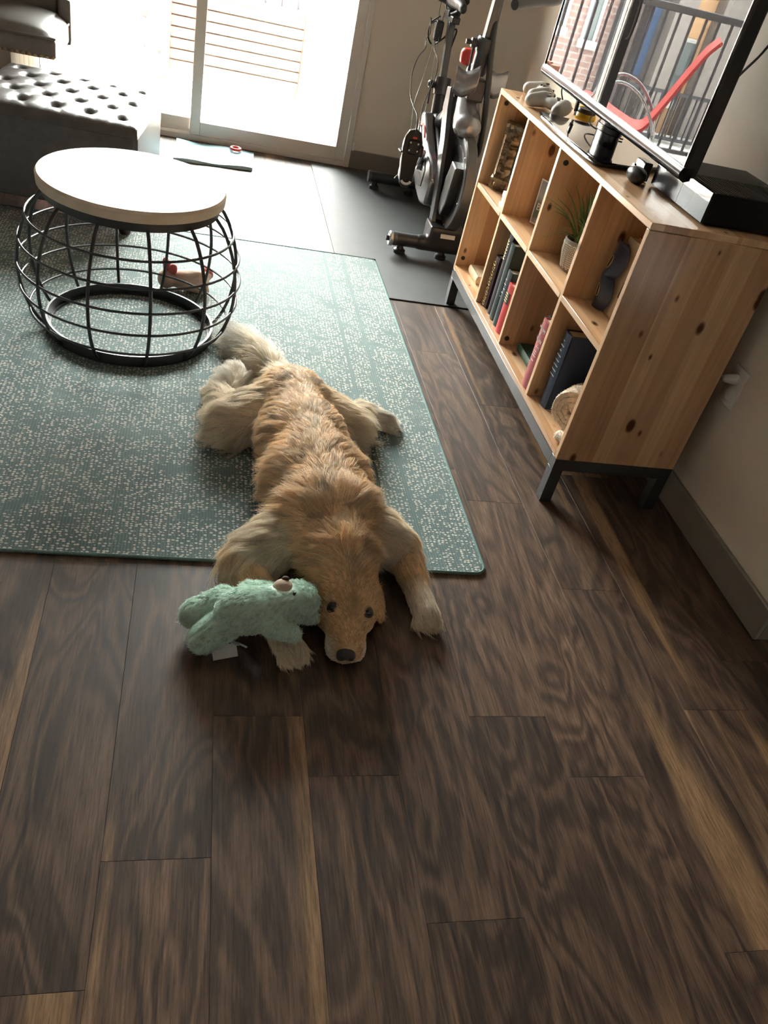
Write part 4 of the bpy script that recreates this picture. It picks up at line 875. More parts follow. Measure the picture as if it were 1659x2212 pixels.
# outlet behind the bookcase
ou = thing('power_outlet', (WX - 0.004, 1.822, 0.43), 'white wall outlet with a plug beside the bookcase', 'outlet')
part('plate', MB().box(WX - 0.006, WX, 1.785, 1.860, 0.388, 0.505), 'vinyl_frame', ou, bevel=0.002)
part('socket', MB().lathe([(0.017, 0), (0.017, 0.002)], (WX - 0.008, 1.822, 0.422), 18, axis='x'), 'white_plastic', ou)
plg = part('plug', blob_mesh(MB().capsule((WX - 0.010, 1.822, 0.470), (WX - 0.036, 1.826, 0.468), 0.016, 0.013), 0.005, 3), 'white_plastic', ou, smooth=60)
part('cord', MB().tube(smooth_path([(WX - 0.04, 1.826, 0.468), (WX - 0.045, 1.90, 0.46), (WX - 0.03, 2.1, 0.44)]), 0.003, 6), 'white_plastic', plg)
# ------------------------------------------------------------------ stationary bike
CX = 1.130; MZ = 0.006
mat('bike_grey', (0.085, 0.088, 0.094), 0.32, 0.4, var=0.05); mat('bike_dark', (0.030, 0.031, 0.034), 0.36, 0.2); mat('bike_silver', (0.25, 0.24, 0.245), 0.27, 0.7, var=0.05); mat('saddle_black', (0.022, 0.024, 0.025), 0.45)
bk = thing('exercise_bike', (CX, 4.15, MZ), 'black and silver stationary exercise bike on the rubber mat', 'exercise bike')
def yz(pts, x0, x1): return MB().prism(pts, x0, x1, 'yz')
# stabilisers
for nm, y, w0, w1, r in (('front_stabilizer', 3.700, 0.890, 1.395, 0.031), ('rear_stabilizer', 4.640, 0.900, 1.36, 0.029)):
    st_ = part(nm, MB().tube([(w0, y, 0.070), (w1, y, 0.070)], r, 16), 'bike_dark', bk)
    for x in (w0 + 0.035, w0 + 0.24, w1 - 0.05): part('leveling_foot', MB().lathe([(0.028, MZ), (0.028, MZ + 0.016), (0.018, MZ + 0.022), (0.012, 0.05)], (x, y, 0), 16), 'black_plastic', st_)
    for x in (w0, w1): part('end_cap', MB().lathe([(r + 0.002, -0.008), (r + 0.002, 0.008)], (x, y, 0.070), 18, axis='x'), 'bike_grey', st_)
for x, s in ((0.868, -1), (1.417, 1)):
    wh = part('transport_wheel', MB().lathe([(0.012, -0.009), (0.030, -0.011), (0.034, -0.006), (0.034, 0.006), (0.030, 0.011), (0.012, 0.009)], (x, 3.680, 0.075), 24, axis='x', closed=True), 'silver', bk)
    part('axle', MB().lathe([(0.012, -0.024), (0.012, 0.024)], (x, 3.680, 0.075), 12, axis='x'), 'black_plastic', wh)
# foot block joining fork and stabiliser
part('fork_foot', blob_mesh(MB().box(CX - 0.085, CX + 0.085, 3.665, 3.80, 0.07, 0.16).capsule((CX - 0.12, 3.70, 0.070), (CX + 0.12, 3.70, 0.070), 0.036, 0.036), 0.008, 5), 'bike_dark', bk, smooth=60)
part('foot_label', MB().box(CX - 0.035, CX + 0.035, 3.655, 3.664, 0.118, 0.136), 'white_plastic', bk)
# fork plates either side of the flywheel
fork = [(3.790, 0.10), (3.735, 0.10), (3.80, 0.34), (3.865, 0.50), (3.94, 0.62), (3.965, 0.70), (4.03, 0.69), (4.03, 0.60), (3.95, 0.48), (3.88, 0.34)]
for s in (-1, 1): part('fork_plate', yz(fork, CX + s * 0.058 - 0.010, CX + s * 0.058 + 0.010), 'bike_grey', bk, bevel=0.004)
part('fork_back', yz([(3.79, 0.11), (3.775, 0.11), (3.90, 0.50), (3.97, 0.66), (4.02, 0.66), (3.93, 0.47)], CX - 0.05, CX + 0.05), 'bike_dark', bk, bevel=0.004)
# flywheel
fy, fz, fr_ = 3.775, 0.345, 0.215
fwx = CX + 0.010
fw_ = part('flywheel', MB().lathe([(0.03, -0.016), (0.14, -0.012), (0.175, -0.024), (fr_ - 0.006, -0.026), (fr_, -0.020), (fr_, 0.020), (fr_ - 0.006, 0.026), (0.175, 0.024), (0.14, 0.012), (0.03, 0.016)], (fwx, fy, fz), 56, axis='x'), 'bike_grey', bk, smooth=40)
part('flywheel_ring', MB().lathe([(0.120, -0.018), (0.150, -0.022), (0.160, -0.020), (0.120, -0.010)], (fwx, fy, fz), 48, axis='x', closed=True), 'bike_dark', fw_)
part('hub', MB().lathe([(0.0, -0.05), (0.028, -0.048), (0.035, -0.02), (0.035, 0.02), (0.028, 0.05), (0.0, 0.052)], (fwx, fy, fz), 24, axis='x'), 'silver', fw_)
for k in range(6):
    a = 2 * PI * k / 6 + 0.3; part('bolt', MB().ell((fwx - 0.027, fy + 0.19 * math.sin(a), fz + 0.19 * math.cos(a)), (0.003, 0.005, 0.005), 8, 6), 'silver', fw_)
part('brake_cover', blob_mesh(yz([(3.63, 0.44), (3.66, 0.27), (3.71, 0.20), (3.78, 0.22), (3.76, 0.36), (3.72, 0.45)], CX - 0.052, CX + 0.028), 0.008, 5), 'black_plastic', bk, smooth=60)
# silver shroud over the flywheel and neck
part('neck_shroud', blob_mesh(MB().capsule((CX, 3.90, 0.79), (CX, 3.885, 0.68), 0.036, 0.046).capsule((CX, 3.885, 0.68), (CX, 3.82, 0.60), 0.050, 0.064).ell((CX, 3.795, 0.585), (0.066, 0.075, 0.060)), 0.009, 8), 'bike_silver', bk, smooth=60)
part('main_beam', blob_mesh(MB().capsule((CX, 3.91, 0.74), (CX, 4.12, 0.56), 0.036, 0.040).capsule((CX, 4.12, 0.56), (CX, 4.36, 0.40), 0.040, 0.045), 0.010, 5), 'bike_dark', bk, smooth=60)
part('head_tube', MB().lathe([(0.030, 0.79), (0.034, 0.80), (0.034, 0.875), (0.040, 0.885), (0.040, 0.93), (0.034, 0.938), (0.030, 0.938)], (CX, 3.835, 0), 20).xf(rx(math.radians(7)), (CX, 3.835, 0.80)), 'bike_dark', bk)
part('handlebar_post', MB().obox((CX, 3.800, 1.10), (0.017, 0, 0), (0, 0.024, 0.003), (0, -0.028, 0.21)), 'bike_grey', bk, bevel=0.004)
part('post_knob', MB().lathe([(0.010, 0), (0.010, 0.02), (0.018, 0.024), (0.018, 0.045), (0.0, 0.047)], (CX - 0.085, 3.83, 0.905), 14, axis='x').tube([(CX - 0.05, 3.82, 0.90), (CX - 0.052, 3.80, 0.80)], 0.006, 8), 'bike_dark', bk)
part('handlebar', MB().tube(smooth_path([(CX - 0.25, 3.66, 1.20), (CX - 0.23, 3.78, 1.26), (CX, 3.80, 1.28), (CX + 0.18, 3.78, 1.24), yp(1215, -8, 3.66), yp(1160, 4, 3.54), yp(1112, 10, 3.46)]), 0.019, 12), 'black_plastic', bk)
# resistance knob
kb = part('resistance_knob', blob_mesh(MB().lathe([(0.024, 0.0), (0.033, 0.012), (0.035, 0.050), (0.026, 0.066)], (CX - 0.020, 3.985, 0.795), 20), 0.006, 3), 'red_plastic', bk, smooth=60, label='red resistance knob')
part('knob_stem', MB().tube([(CX - 0.012, 3.985, 0.815), (CX - 0.005, 3.95, 0.74)], 0.010, 10), 'bike_dark', kb)
# weight cradle wings
def wing(c0, c1, c2, half):
    mb = MB(); P = smooth_path([c0, c1, c2], 8); n = len(P)
    for p in P:
        for dz, dy in ((-half, 0.01), (-half * 0.3, -0.006), (half * 0.4, 0.0), (half, 0.016)): mb.v.append((p[0], p[1] + dy, p[2] + dz))
    for i in range(n - 1):
        for k in range(3): a = i * 4 + k; mb.f.append((a, a + 1, a + 5, a + 4))
    return mb
for pts in ((yp(983, 170, 3.80), yp(1004, 184, 3.77), yp(1034, 172, 3.75)), (yp(1050, 176, 3.86), yp(1072, 188, 3.88), yp(1094, 182, 3.90))):
    w_ = part('weight_cradle', wing(*pts, 0.052), 'bike_silver', bk, smooth=60); md = w_.modifiers.new('t', 'SOLIDIFY'); md.thickness = 0.006
part('cradle_bracket', MB().box(CX - 0.03, CX + 0.045, 3.80, 3.86, 0.685, 0.775), 'bike_dark', bk, bevel=0.008)
# seat tube, post, saddle
ang = math.radians(-14)
part('seat_tube', MB().tube([(CX, 4.335, 0.42), (CX, 4.395, 0.615)], [0.036, 0.034], 16), 'bike_dark', bk)
part('seat_collar', MB().tube([(CX, 4.385, 0.585), (CX, 4.405, 0.66)], [0.040, 0.041], 18), 'bike_grey', bk)
part('collar_knob', MB().lathe([(0.010, 0), (0.018, 0.006), (0.018, 0.03), (0, 0.032)], (CX - 0.075, 4.39, 0.625), 14, axis='x').tube([(CX - 0.06, 4.38, 0.62), (CX - 0.062, 4.36, 0.54)], 0.005, 8), 'bike_dark', bk)
part('seat_post', MB().obox((CX, 4.445, 0.755), (0.016, 0, 0), (0, 0.024, 0.004), (0, 0.040, 0.145)), 'bike_grey', bk, bevel=0.004)
part('seat_slider', MB().box(CX - 0.020, CX + 0.020, 4.40, 4.60, 0.895, 0.925), 'bike_dark', bk, bevel=0.005)
sr = part('seat_rails', MB().tube(smooth_path([(CX - 0.022, 4.60, 0.958), (CX - 0.022, 4.54, 0.932), (CX - 0.020, 4.46, 0.930), (CX - 0.010, 4.38, 0.955)]), 0.0045, 8), 'bike_dark', bk)
part('seat_rail', MB().tube(smooth_path([(CX + 0.022, 4.60, 0.958), (CX + 0.022, 4.54, 0.932), (CX + 0.020, 4.46, 0.930), (CX + 0.010, 4.38, 0.955)]), 0.0045, 8), 'bike_dark', sr)
sd = part('saddle', blob_mesh(MB().ell((CX - 0.045, 4.575, 0.985), (0.045, 0.060, 0.028)).ell((CX + 0.045, 4.575, 0.985), (0.045, 0.060, 0.028)).capsule((CX, 4.56, 0.985), (CX, 4.34, 0.978), 0.045, 0.022).ell((CX, 4.33, 0.972), (0.022, 0.03, 0.024)), 0.008, 8), 'saddle_black', bk, smooth=60)
part('seat_clamp', MB().box(CX - 0.03, CX + 0.03, 4.46, 4.52, 0.915, 0.945), 'bike_dark', bk, bevel=0.006)
bt_ = part('bottle_cage', MB().tube(smooth_path([(CX - 0.045, 4.56, 0.90), (CX - 0.075, 4.60, 0.86), (CX - 0.075, 4.60, 0.80), (CX - 0.05, 4.58, 0.77), (CX - 0.03, 4.52, 0.80), (CX + 0.05, 4.56, 0.86), (CX + 0.05, 4.58, 0.78), (CX + 0.02, 4.50, 0.74)]), 0.0045, 8), 'black_plastic', bk)
part('cage_bracket', MB().box(CX - 0.075, CX - 0.035, 4.47, 4.52, 0.80, 0.89), 'bike_dark', bt_, bevel=0.01)
# drive housing (chain cover), crank, pedals
hou = [(3.885, 0.185), (3.99, 0.165), (4.12, 0.19), (4.26, 0.26), (4.335, 0.37), (4.345, 0.46), (4.31, 0.515), (4.26, 0.52), (4.19, 0.47), (4.06, 0.40), (3.93, 0.375), (3.86, 0.31)]
hs_ = part('drive_housing', yz(hou, CX - 0.092, CX - 0.040), 'bike_silver', bk, bevel=0.014, seg=3)
part('housing_inset', yz([(4.19 + (a - 4.16) * 0.66, 0.335 + (b_ - 0.335) * 0.66) for a, b_ in hou], CX - 0.0955, CX - 0.09), 'bike_dark', hs_, bevel=0.002)
part('red_accent', MB().tube([(CX - 0.096, 4.21 + 0.105 * math.sin(t), 0.37 + 0.10 * math.cos(t)) for t in np.linspace(-0.9, 0.5, 12)], 0.005, 6), 'red_plastic', hs_)
part('inner_housing', yz(hou, CX - 0.038, CX + 0.075), 'bike_dark', bk, bevel=0.014)
part('red_stripe', MB().box(CX - 0.036, CX - 0.032, 4.02, 4.05, 0.44, 0.50), 'red_plastic', bk)
part('rear_beam', blob_mesh(MB().capsule((CX, 4.20, 0.24), (CX, 4.63, 0.095), 0.036, 0.034), 0.010, 3), 'bike_dark', bk, smooth=60)
part('lower_beam', blob_mesh(MB().capsule((CX, 3.79, 0.12), (CX, 4.20, 0.22), 0.030, 0.032), 0.010, 3), 'bike_dark', bk, smooth=60)
crank_c = np.array([CX - 0.105, 4.10, 0.315]); ped = np.array([CX - 0.115, 4.005, 0.395])
part('crank_arm', MB().tube([crank_c + [-0.004, 0, 0], ped], [0.016, 0.012], 10).lathe([(0.026, -0.01), (0.026, 0.02)], crank_c, 18, axis='x'), 'silver', bk)
pe = part('pedal', MB().box(CX - 0.165, CX - 0.125, 3.975, 4.02, 0.375, 0.425), 'black_plastic', bk, bevel=0.006); part('pedal_axle', MB().tube([ped, ped + [-0.04, 0, 0.002]], 0.008, 8), 'silver', pe)
part('far_crank', MB().tube([(CX + 0.09, 4.10, 0.315), (CX + 0.11, 4.19, 0.235)], [0.016, 0.012], 10).box(CX + 0.115, CX + 0.20, 4.15, 4.23, 0.222, 0.248), 'silver', bk)
part('lever', MB().tube([yp(868, 362, 4.22), yp(876, 364, 4.2)], 0.012, 10), 'silver', bk); part('lever_arm', MB().tube([yp(873, 366, 4.2), yp(853, 385, 4.25)], 0.006, 8), 'bike_dark', bk)
# ------------------------------------------------------------------ cycling shoe clipped to the pedal
sh_c = yp(886, 345, 3.985)
shoe = thing('cycling_shoe', (sh_c[0], sh_c[1], sh_c[2] - 0.13), 'black and grey cycling shoe clipped to the left pedal', 'shoe')
mat('shoe_black', (0.010, 0.010, 0.011), 0.4, spec=0.3); mat('shoe_white', (0.50, 0.54, 0.55), 0.4)
def sp(u, v, w): return (sh_c[0] + u, sh_c[1] + w, sh_c[2] + v)      # u across, v toe-up, w depth away from the sole
sole_o = [(-0.030, 0.128), (0.0, 0.138), (0.028, 0.122), (0.040, 0.085), (0.042, 0.045), (0.034, -0.01), (0.031, -0.07), (0.030, -0.11), (0.016, -0.130), (-0.012, -0.130), (-0.030, -0.11), (-0.034, -0.06), (-0.040, -0.01), (-0.048, 0.05), (-0.045, 0.10)]
n = len(sole_o); mb = MB(); mb.v = [sp(a, b_, -0.004) for a, b_ in sole_o] + [sp(a * 1.03, b_ * 1.02, 0.010) for a, b_ in sole_o]
mb.f = [tuple(range(n)), tuple(range(n, 2 * n))[::-1]] + [(i, (i + 1) % n, n + (i + 1) % n, n + i) for i in range(n)]
part('sole', mb, 'shoe_black', shoe, bevel=0.002)
up_ = MB().ell(sp(-0.003, 0.055, 0.03), (0.044, 0.035, 0.078)).ell(sp(0.0, -0.02, 0.045), (0.038, 0.05, 0.075)).ell(sp(0.0, -0.075, 0.05), (0.034, 0.055, 0.052))
part('upper', blob_mesh(up_, 0.007, 6), 'shoe_white', shoe, smooth=60)
part('toe_cap', blob_mesh(MB().ell(sp(-0.002, 0.115, 0.012), (0.028, 0.016, 0.020)), 0.005, 3), 'silver', shoe, smooth=60)
part('heel_pad', MB().tube([sp(0.024 * math.sin(t), -0.092 - 0.020 * math.cos(t), -0.005) for t in np.linspace(-1.3, 1.3, 12)], 0.006, 8), 'white_plastic', shoe)
part('cleat', MB().obox(sp(0.004, 0.06, -0.010), (0.028, 0, 0), (0, 0, 0.032), (0, 0.007, 0)), 'shoe_black', shoe, bevel=0.006)
for u, v in ((-0.018, 0.045), (0.022, 0.045), (-0.018, 0.080), (0.020, 0.078)): part('cleat_bolt', MB().ell(sp(u, v, -0.017), (0.005, 0.002, 0.005), 10, 6), 'silver', shoe)
part('red_patch', MB().obox(sp(0.0, 0.100, -0.0055), (0.010, 0, 0), (0, 0, 0.004), (0, 0.001, 0)), 'red_plastic', shoe); part('strap', MB().tube(smooth_path([sp(-0.049, 0.03, 0.0), sp(-0.052, 0.03, 0.04), sp(-0.03, 0.025, 0.085)]), 0.007, 8, flat=0.5), 'black_plastic', shoe)
# cords hanging from the saddle down to the shoe
def hang(pix, y0, y1, r, label, m='black_plastic'):
    n = len(pix); pts = [yp(px, py, y0 + (y1 - y0) * i / (n - 1)) for i, (px, py) in enumerate(pix)]
    return solo('hanging_cord', MB().tube(smooth_path(pts, 5), r, 6), m, label, 'cord', 'cords hanging from the bike saddle')
hang([(952, 50), (941, 46), (933, 50), (931, 38), (929, 70), (921, 85), (918, 105), (903, 124), (890, 160), (887, 205), (893, 228), (901, 250), (898, 287)], 4.52, 3.96, 0.0026, 'wavy black cord hanging farthest left from the saddle')
hang([(951, 48), (949, 74), (939, 92), (938, 106), (946, 130), (941, 165), (927, 198), (916, 222), (909, 250), (905, 288)], 4.52, 3.96, 0.0026, 'wavy black cord hanging nearest the seat post')
hang([(954, 0), (943, 60), (930, 115), (911, 175), (894, 225), (888, 280)], 4.60, 3.97, 0.0014, 'thin straight string hanging left of the seat post')
hang([(960, 28), (950, 75), (938, 130), (929, 185), (918, 240), (899, 287)], 4.58, 3.97, 0.0014, 'thin straight string crossing the wavy cords')

part('brake_hose', MB().tube(smooth_path([yp(1084, -10, 3.83), yp(1070, 50, 3.80), yp(1062, 110, 3.79), yp(1054, 190, 3.80), yp(1046, 260, 3.82), yp(1034, 325, 3.86), yp(1020, 345, 3.90)]), 0.014, 10), 'black_plastic', bk)
# ------------------------------------------------------------------ fur tools
from mathutils.bvhtree import BVHTree
def ground(x, y): return np.where((x < 0.785) & (y > 1.467) & (y < 3.56), 0.0075, 0.0005)
def sample_surface(mb, n):
    V = np.array(mb.v); tri = []
    for f in mb.f:
        for k in range(1, len(f) - 1): tri.append((f[0], f[k], f[k + 1]))
    tri = np.array(tri); A, B, C = V[tri[:, 0]], V[tri[:, 1]], V[tri[:, 2]]
    N = np.cross(B - A, C - A); ar = np.linalg.norm(N, axis=1) / 2 + 1e-12; Nn = N / (2 * ar)[:, None]
    # vertex normals for smooth directions
    VN = np.zeros_like(V)
    for k in range(3): np.add.at(VN, tri[:, k], N)
    VN /= np.linalg.norm(VN, axis=1)[:, None] + 1e-12
    idx = rng.choice(len(tri), n, p=ar / ar.sum()); r1 = np.sqrt(rng.random(n)); r2 = rng.random(n); w = np.stack([1 - r1, r1 * (1 - r2), r1 * r2], 1)
    P = A[idx] * w[:, :1] + B[idx] * w[:, 1:2] + C[idx] * w[:, 2:]; NN = sum(VN[tri[idx, k]] * w[:, k:k + 1] for k in range(3)); NN /= np.linalg.norm(NN, axis=1)[:, None] + 1e-12
    return P, NN
def seg_dist(P, a, b):
    a, b = np.array(a), np.array(b); d = b - a; L2 = d @ d + 1e-12; t = np.clip(((P - a) @ d) / L2, 0, 1); return np.linalg.norm(P - (a + t[:, None] * d), axis=1), t
def make_hair(name, P, N, D, L, Cc, parent, material, nclump, clump=0.55, lift=0.35, jitter=0.25, npt=5, r0=0.00042, r1=0.00012, droop=0.25, wave=0.0, keep=None):
    n = len(P); T = D - N * np.sum(D * N, 1)[:, None]; T /= np.linalg.norm(T, axis=1)[:, None] + 1e-9
    nclump = max(1, min(nclump, n // 6))
    ci = rng.choice(n, nclump, replace=False); kd = kdtree.KDTree(nclump)
    for k, i in enumerate(ci): kd.insert(P[i], k)
    kd.balance(); own = np.array([kd.find(p)[1] for p in P]); Rt = P[ci][own]
    cj = rng.normal(0, jitter, (nclump, 3)); Tc = T[ci] + cj; Nc = N[ci]; Tc -= Nc * np.sum(Tc * Nc, 1)[:, None] * 0.8; Tc /= np.linalg.norm(Tc, axis=1)[:, None] + 1e-9
    cl = np.exp(rng.normal(0, 0.18, nclump)); ph = rng.uniform(0, 2 * PI, nclump)
    T2 = 0.35 * T + 0.65 * Tc[own] + rng.normal(0, jitter * 0.35, (n, 3)); T2 /= np.linalg.norm(T2, axis=1)[:, None] + 1e-9
    lift = lift if np.isscalar(lift) else np.asarray(lift)
    Ln = L * cl[own] * np.clip(rng.normal(1, 0.12, n), 0.6, 1.35)
    side = np.cross(N, T2); pts = np.empty((n, npt, 3))
    cvec = np.zeros((n, 3))
    for k in range(npt):
        s = k / (npt - 1)
        disp = T2 * (s * Ln)[:, None] + N * (lift * Ln * s * (1 - 0.62 * s))[:, None]
        disp[:, 2] -= droop * Ln * s * s
        if wave: disp += side * (wave * Ln * np.sin(3.2 * s + ph[own]) * s)[:, None]
        p = P + disp; tgt = Rt + disp; pts[:, k] = p + (tgt - p) * (clump * s ** 1.3)
        g = ground(pts[:, k, 0], pts[:, k, 1]) + 0.0012; pts[:, k, 2] = np.maximum(pts[:, k, 2], g)
    Cc = np.clip(Cc * np.exp(rng.normal(0, 0.16, nclump))[own][:, None], 0.01, 5.0); Cc = Cc * np.minimum(1.0, 0.94 / Cc.max(1))[:, None]
    hc = bpy.data.hair_curves.new(name); hc.add_curves([npt] * n)
    b = np.array(BASE[parent]); hc.attributes['position'].data.foreach_set('vector', (pts - b).astype(np.float32).ravel())
    ra = hc.attributes.get('radius') or hc.attributes.new('radius', 'FLOAT', 'POINT'); ra.data.foreach_set('value', np.tile(np.linspace(r0, r1, npt), n).astype(np.float32))
    ca_ = hc.attributes.new('hair_color', 'FLOAT_COLOR', 'CURVE'); cc4 = np.ones((n, 4), np.float32); cc4[:, :3] = Cc; ca_.data.foreach_set('color', cc4.ravel())
    hc.materials.append(material); o = bpy.data.objects.new(name, hc); COL.objects.link(o); o.parent = parent; BASE[o] = BASE[parent]; o['kind'] = 'stuff'; return o
def fur_mat(name, trans=0.25):
    m, nt, b = new_mat(name); at = nd(nt, 'ShaderNodeAttribute', attribute_name='hair_color'); hi = nt.nodes.new('ShaderNodeHairInfo')
    k = math_n(nt, 'MULTIPLY_ADD', hi.outputs['Random'], 0.32, 0.84); cb = nd(nt, 'ShaderNodeCombineColor'); [nt.links.new(k, cb.inputs[i]) for i in range(3)]
    col = mix_n(nt, 1.0, at.outputs['Color'], cb.outputs[0], 'MULTIPLY'); nt.links.new(col, b.inputs['Base Color']); b.inputs['Roughness'].default_value = 0.45; b.inputs['Specular IOR Level'].default_value = 0.35
    tr = nd(nt, 'ShaderNodeBsdfTranslucent'); nt.links.new(col, tr.inputs[0]); mx = nd(nt, 'ShaderNodeMixShader'); mx.inputs[0].default_value = trans
    nt.links.new(b.outputs[0], mx.inputs[1]); nt.links.new(tr.outputs[0], mx.inputs[2]); nt.links.new(mx.outputs[0], nt.nodes['Material Output'].inputs[0]); MATS[name] = m; return m
fur_mat('fur_strands'); fur_mat('plush_strands', 0.2)
def skin_mat(name):
    m, nt, b = new_mat(name); at = nd(nt, 'ShaderNodeAttribute', attribute_name='coat'); n = noise(nt, coords(nt), 90, 3)
    nt.links.new(mix_n(nt, 1.0, at.outputs['Color'], ramp(nt, [(0.3, 0.7), (0.7, 1.0)], n), 'MULTIPLY'), b.inputs['Base Color']); b.inputs['Roughness'].default_value = 0.7; bump(nt, b, n, 0.4, 0.002); MATS[name] = m
skin_mat('coat')
class Bone:
    def __init__(s, a, b, ra, rb, comb, length, color, lift=0.35): s.a, s.b, s.ra, s.rb, s.comb, s.len, s.col, s.lift = np.array(a, float), np.array(b, float), ra, rb, comb, length, np.array(color), lift
def attrs(P, bones, sharp=5.0):
    W = []; D = []; n = len(P)
    for bo in bones:
        d, t = seg_dist(P, bo.a, bo.b); r = bo.ra + (bo.rb - bo.ra) * t; W.append(1 / (np.abs(d - r) + 0.012) ** sharp)
        c = bo.comb(P) if callable(bo.comb) else np.tile(np.array(bo.comb, float), (n, 1)); D.append(c / (np.linalg.norm(c, axis=1)[:, None] + 1e-9))
    W = np.array(W); W /= W.sum(0)
    dirs = np.einsum('kn,kni->ni', W, np.array(D)); L = W.T @ np.array([b.len for b in bones]); C = W.T @ np.array([b.col for b in bones]); lf = W.T @ np.array([b.lift for b in bones])
    return dirs, L, C, lf
# ------------------------------------------------------------------ golden dog stretched out on rug and floor
GOLD, BACK, CREAM, PALE, HEADC, RUST = (0.78, 0.585, 0.37), (0.80, 0.61, 0.40), (0.91, 0.81, 0.65), (0.95, 0.90, 0.81), (0.68, 0.45, 0.235), (0.73, 0.50, 0.275)
def back_comb(P):   # from the spine outwards, down and towards the tail
    out = np.zeros_like(P); out[:, 1] = 0.75; out[:, 0] = (P[:, 0] - 0.325) * 5.0; out[:, 2] = -0.35; return out
def head_comb(P):
    out = np.zeros_like(P); out[:, 1] = 1.0; out[:, 0] = (P[:, 0] - 0.373) * 6.0; out[:, 2] = -0.25; return out
def neck_comb(P):
    out = np.zeros_like(P); out[:, 1] = 0.8; out[:, 0] = (P[:, 0] - 0.36) * 7.0; out[:, 2] = -0.35; return out
along = lambda a, b: (np.array(b, float) - np.array(a, float))
J = dict(pelvis=(0.300, 2.075, 0.108), loin=(0.312, 1.88, 0.112), rib=(0.334, 1.67, 0.122), chest=(0.350, 1.50, 0.125), neck=(0.362, 1.375, 0.128), skull=(0.378, 1.275, 0.083),
         shL=(0.258, 1.475, 0.100), elL=(0.150, 1.405, 0.062), wrL=(0.205, 1.270, 0.034), paL=(0.247, 1.178, 0.030),
         shR=(0.455, 1.490, 0.105), elR=(0.545, 1.485, 0.062), wrR=(0.566, 1.365, 0.040), paR=(0.580, 1.290, 0.030),
         hipL=(0.235, 2.06, 0.082), knL=(0.125, 1.985, 0.066), hoL=(0.085, 2.16, 0.052), foL=(0.135, 2.285, 0.050),
         hipR=(0.370, 2.08, 0.080), knR=(0.480, 2.03, 0.066), hoR=(0.525, 2.140, 0.050), foR=(0.612, 2.128, 0.032),
         t0=(0.290, 2.15, 0.115), t1=(0.262, 2.285, 0.068), t2=(0.222, 2.41, 0.050), t3=(0.165, 2.52, 0.045))
g = J
dog_b = MB()
dog_b.ell(g['pelvis'], (0.108, 0.13, 0.092), 24, 14).ell(g['loin'], (0.126, 0.18, 0.100), 24, 14).capsule(g['pelvis'], g['loin'], 0.088, 0.098, 20).ell(g['rib'], (0.135, 0.17, 0.112), 24, 14).ell(g['chest'], (0.130, 0.13, 0.118), 24, 14)
dog_b.capsule(g['loin'], g['rib'], 0.095, 0.105, 20).capsule(g['rib'], g['chest'], 0.110, 0.115, 20).capsule(g['chest'], g['neck'], 0.105, 0.090, 20).capsule(g['neck'], g['skull'], 0.086, 0.070, 20)
dog_b.ell(g['skull'], (0.068, 0.078, 0.066), 24, 14)
for a, b_, ra, rb in (('shL', 'elL', .072, .050), ('elL', 'wrL', .048, .031), ('wrL', 'paL', .031, .030), ('shR', 'elR', .072, .048), ('elR', 'wrR', .045, .031), ('wrR', 'paR', .031, .031),
                      ('hipL', 'knL', .082, .064), ('knL', 'hoL', .064, .036), ('hoL', 'foL', .036, .036), ('hipR', 'knR', .080, .056), ('knR', 'hoR', .058, .036), ('hoR', 'foR', .034, .029),
                      ('t0', 't1', .036, .030), ('t1', 't2', .030, .034), ('t2', 't3', .034, .022)): dog_b.capsule(g[a], g[b_], ra, rb, 16)
def toes(c, d, r=0.0135, spread=0.052, reach=0.022):
    d = np.array(d, float); d[2] = 0; d /= np.linalg.norm(d); s = np.array([-d[1], d[0], 0])
    for k in range(4):
        o_ = (k - 1.5) / 1.5; dog_b.capsule(np.array(c) + s * o_ * spread * 0.32, np.array(c) + s * o_ * spread * 0.5 + d * (reach + 0.010 * (1 - abs(o_))) + np.array([0, 0, -0.010]), r * 1.15, r, 10)
toes(g['paL'], along(g['wrL'], g['paL'])); toes(g['paR'], (0.012, -1, 0)); toes(g['foR'], (1, -0.12, 0)); toes(g['foL'], along(g['hoL'], g['foL']))
# head: forehead, brows, muzzle, jaw, cheeks
HX_ = 0.3725
dog_b.ell((0.376, 1.250, 0.100), (0.055, 0.058, 0.046)).ell((0.345, 1.225, 0.103), (0.022, 0.022, 0.020)).ell((0.404, 1.219, 0.103), (0.022, 0.022, 0.020))
dog_b.capsule((0.374, 1.235, 0.070), (0.369, 1.162, 0.050), 0.054, 0.036, 18).capsule((0.374, 1.24, 0.045), (0.369, 1.168, 0.034), 0.052, 0.032, 18)
dog_b.ell((0.345, 1.180, 0.038), (0.021, 0.040, 0.034)).ell((0.394, 1.178, 0.038), (0.021, 0.040, 0.034)).ell((0.368, 1.148, 0.052), (0.021, 0.018, 0.018))
dog_b.ell((0.334, 1.262, 0.055), (0.026, 0.045, 0.046)).ell((0.418, 1.256, 0.055), (0.026, 0.045, 0.046))
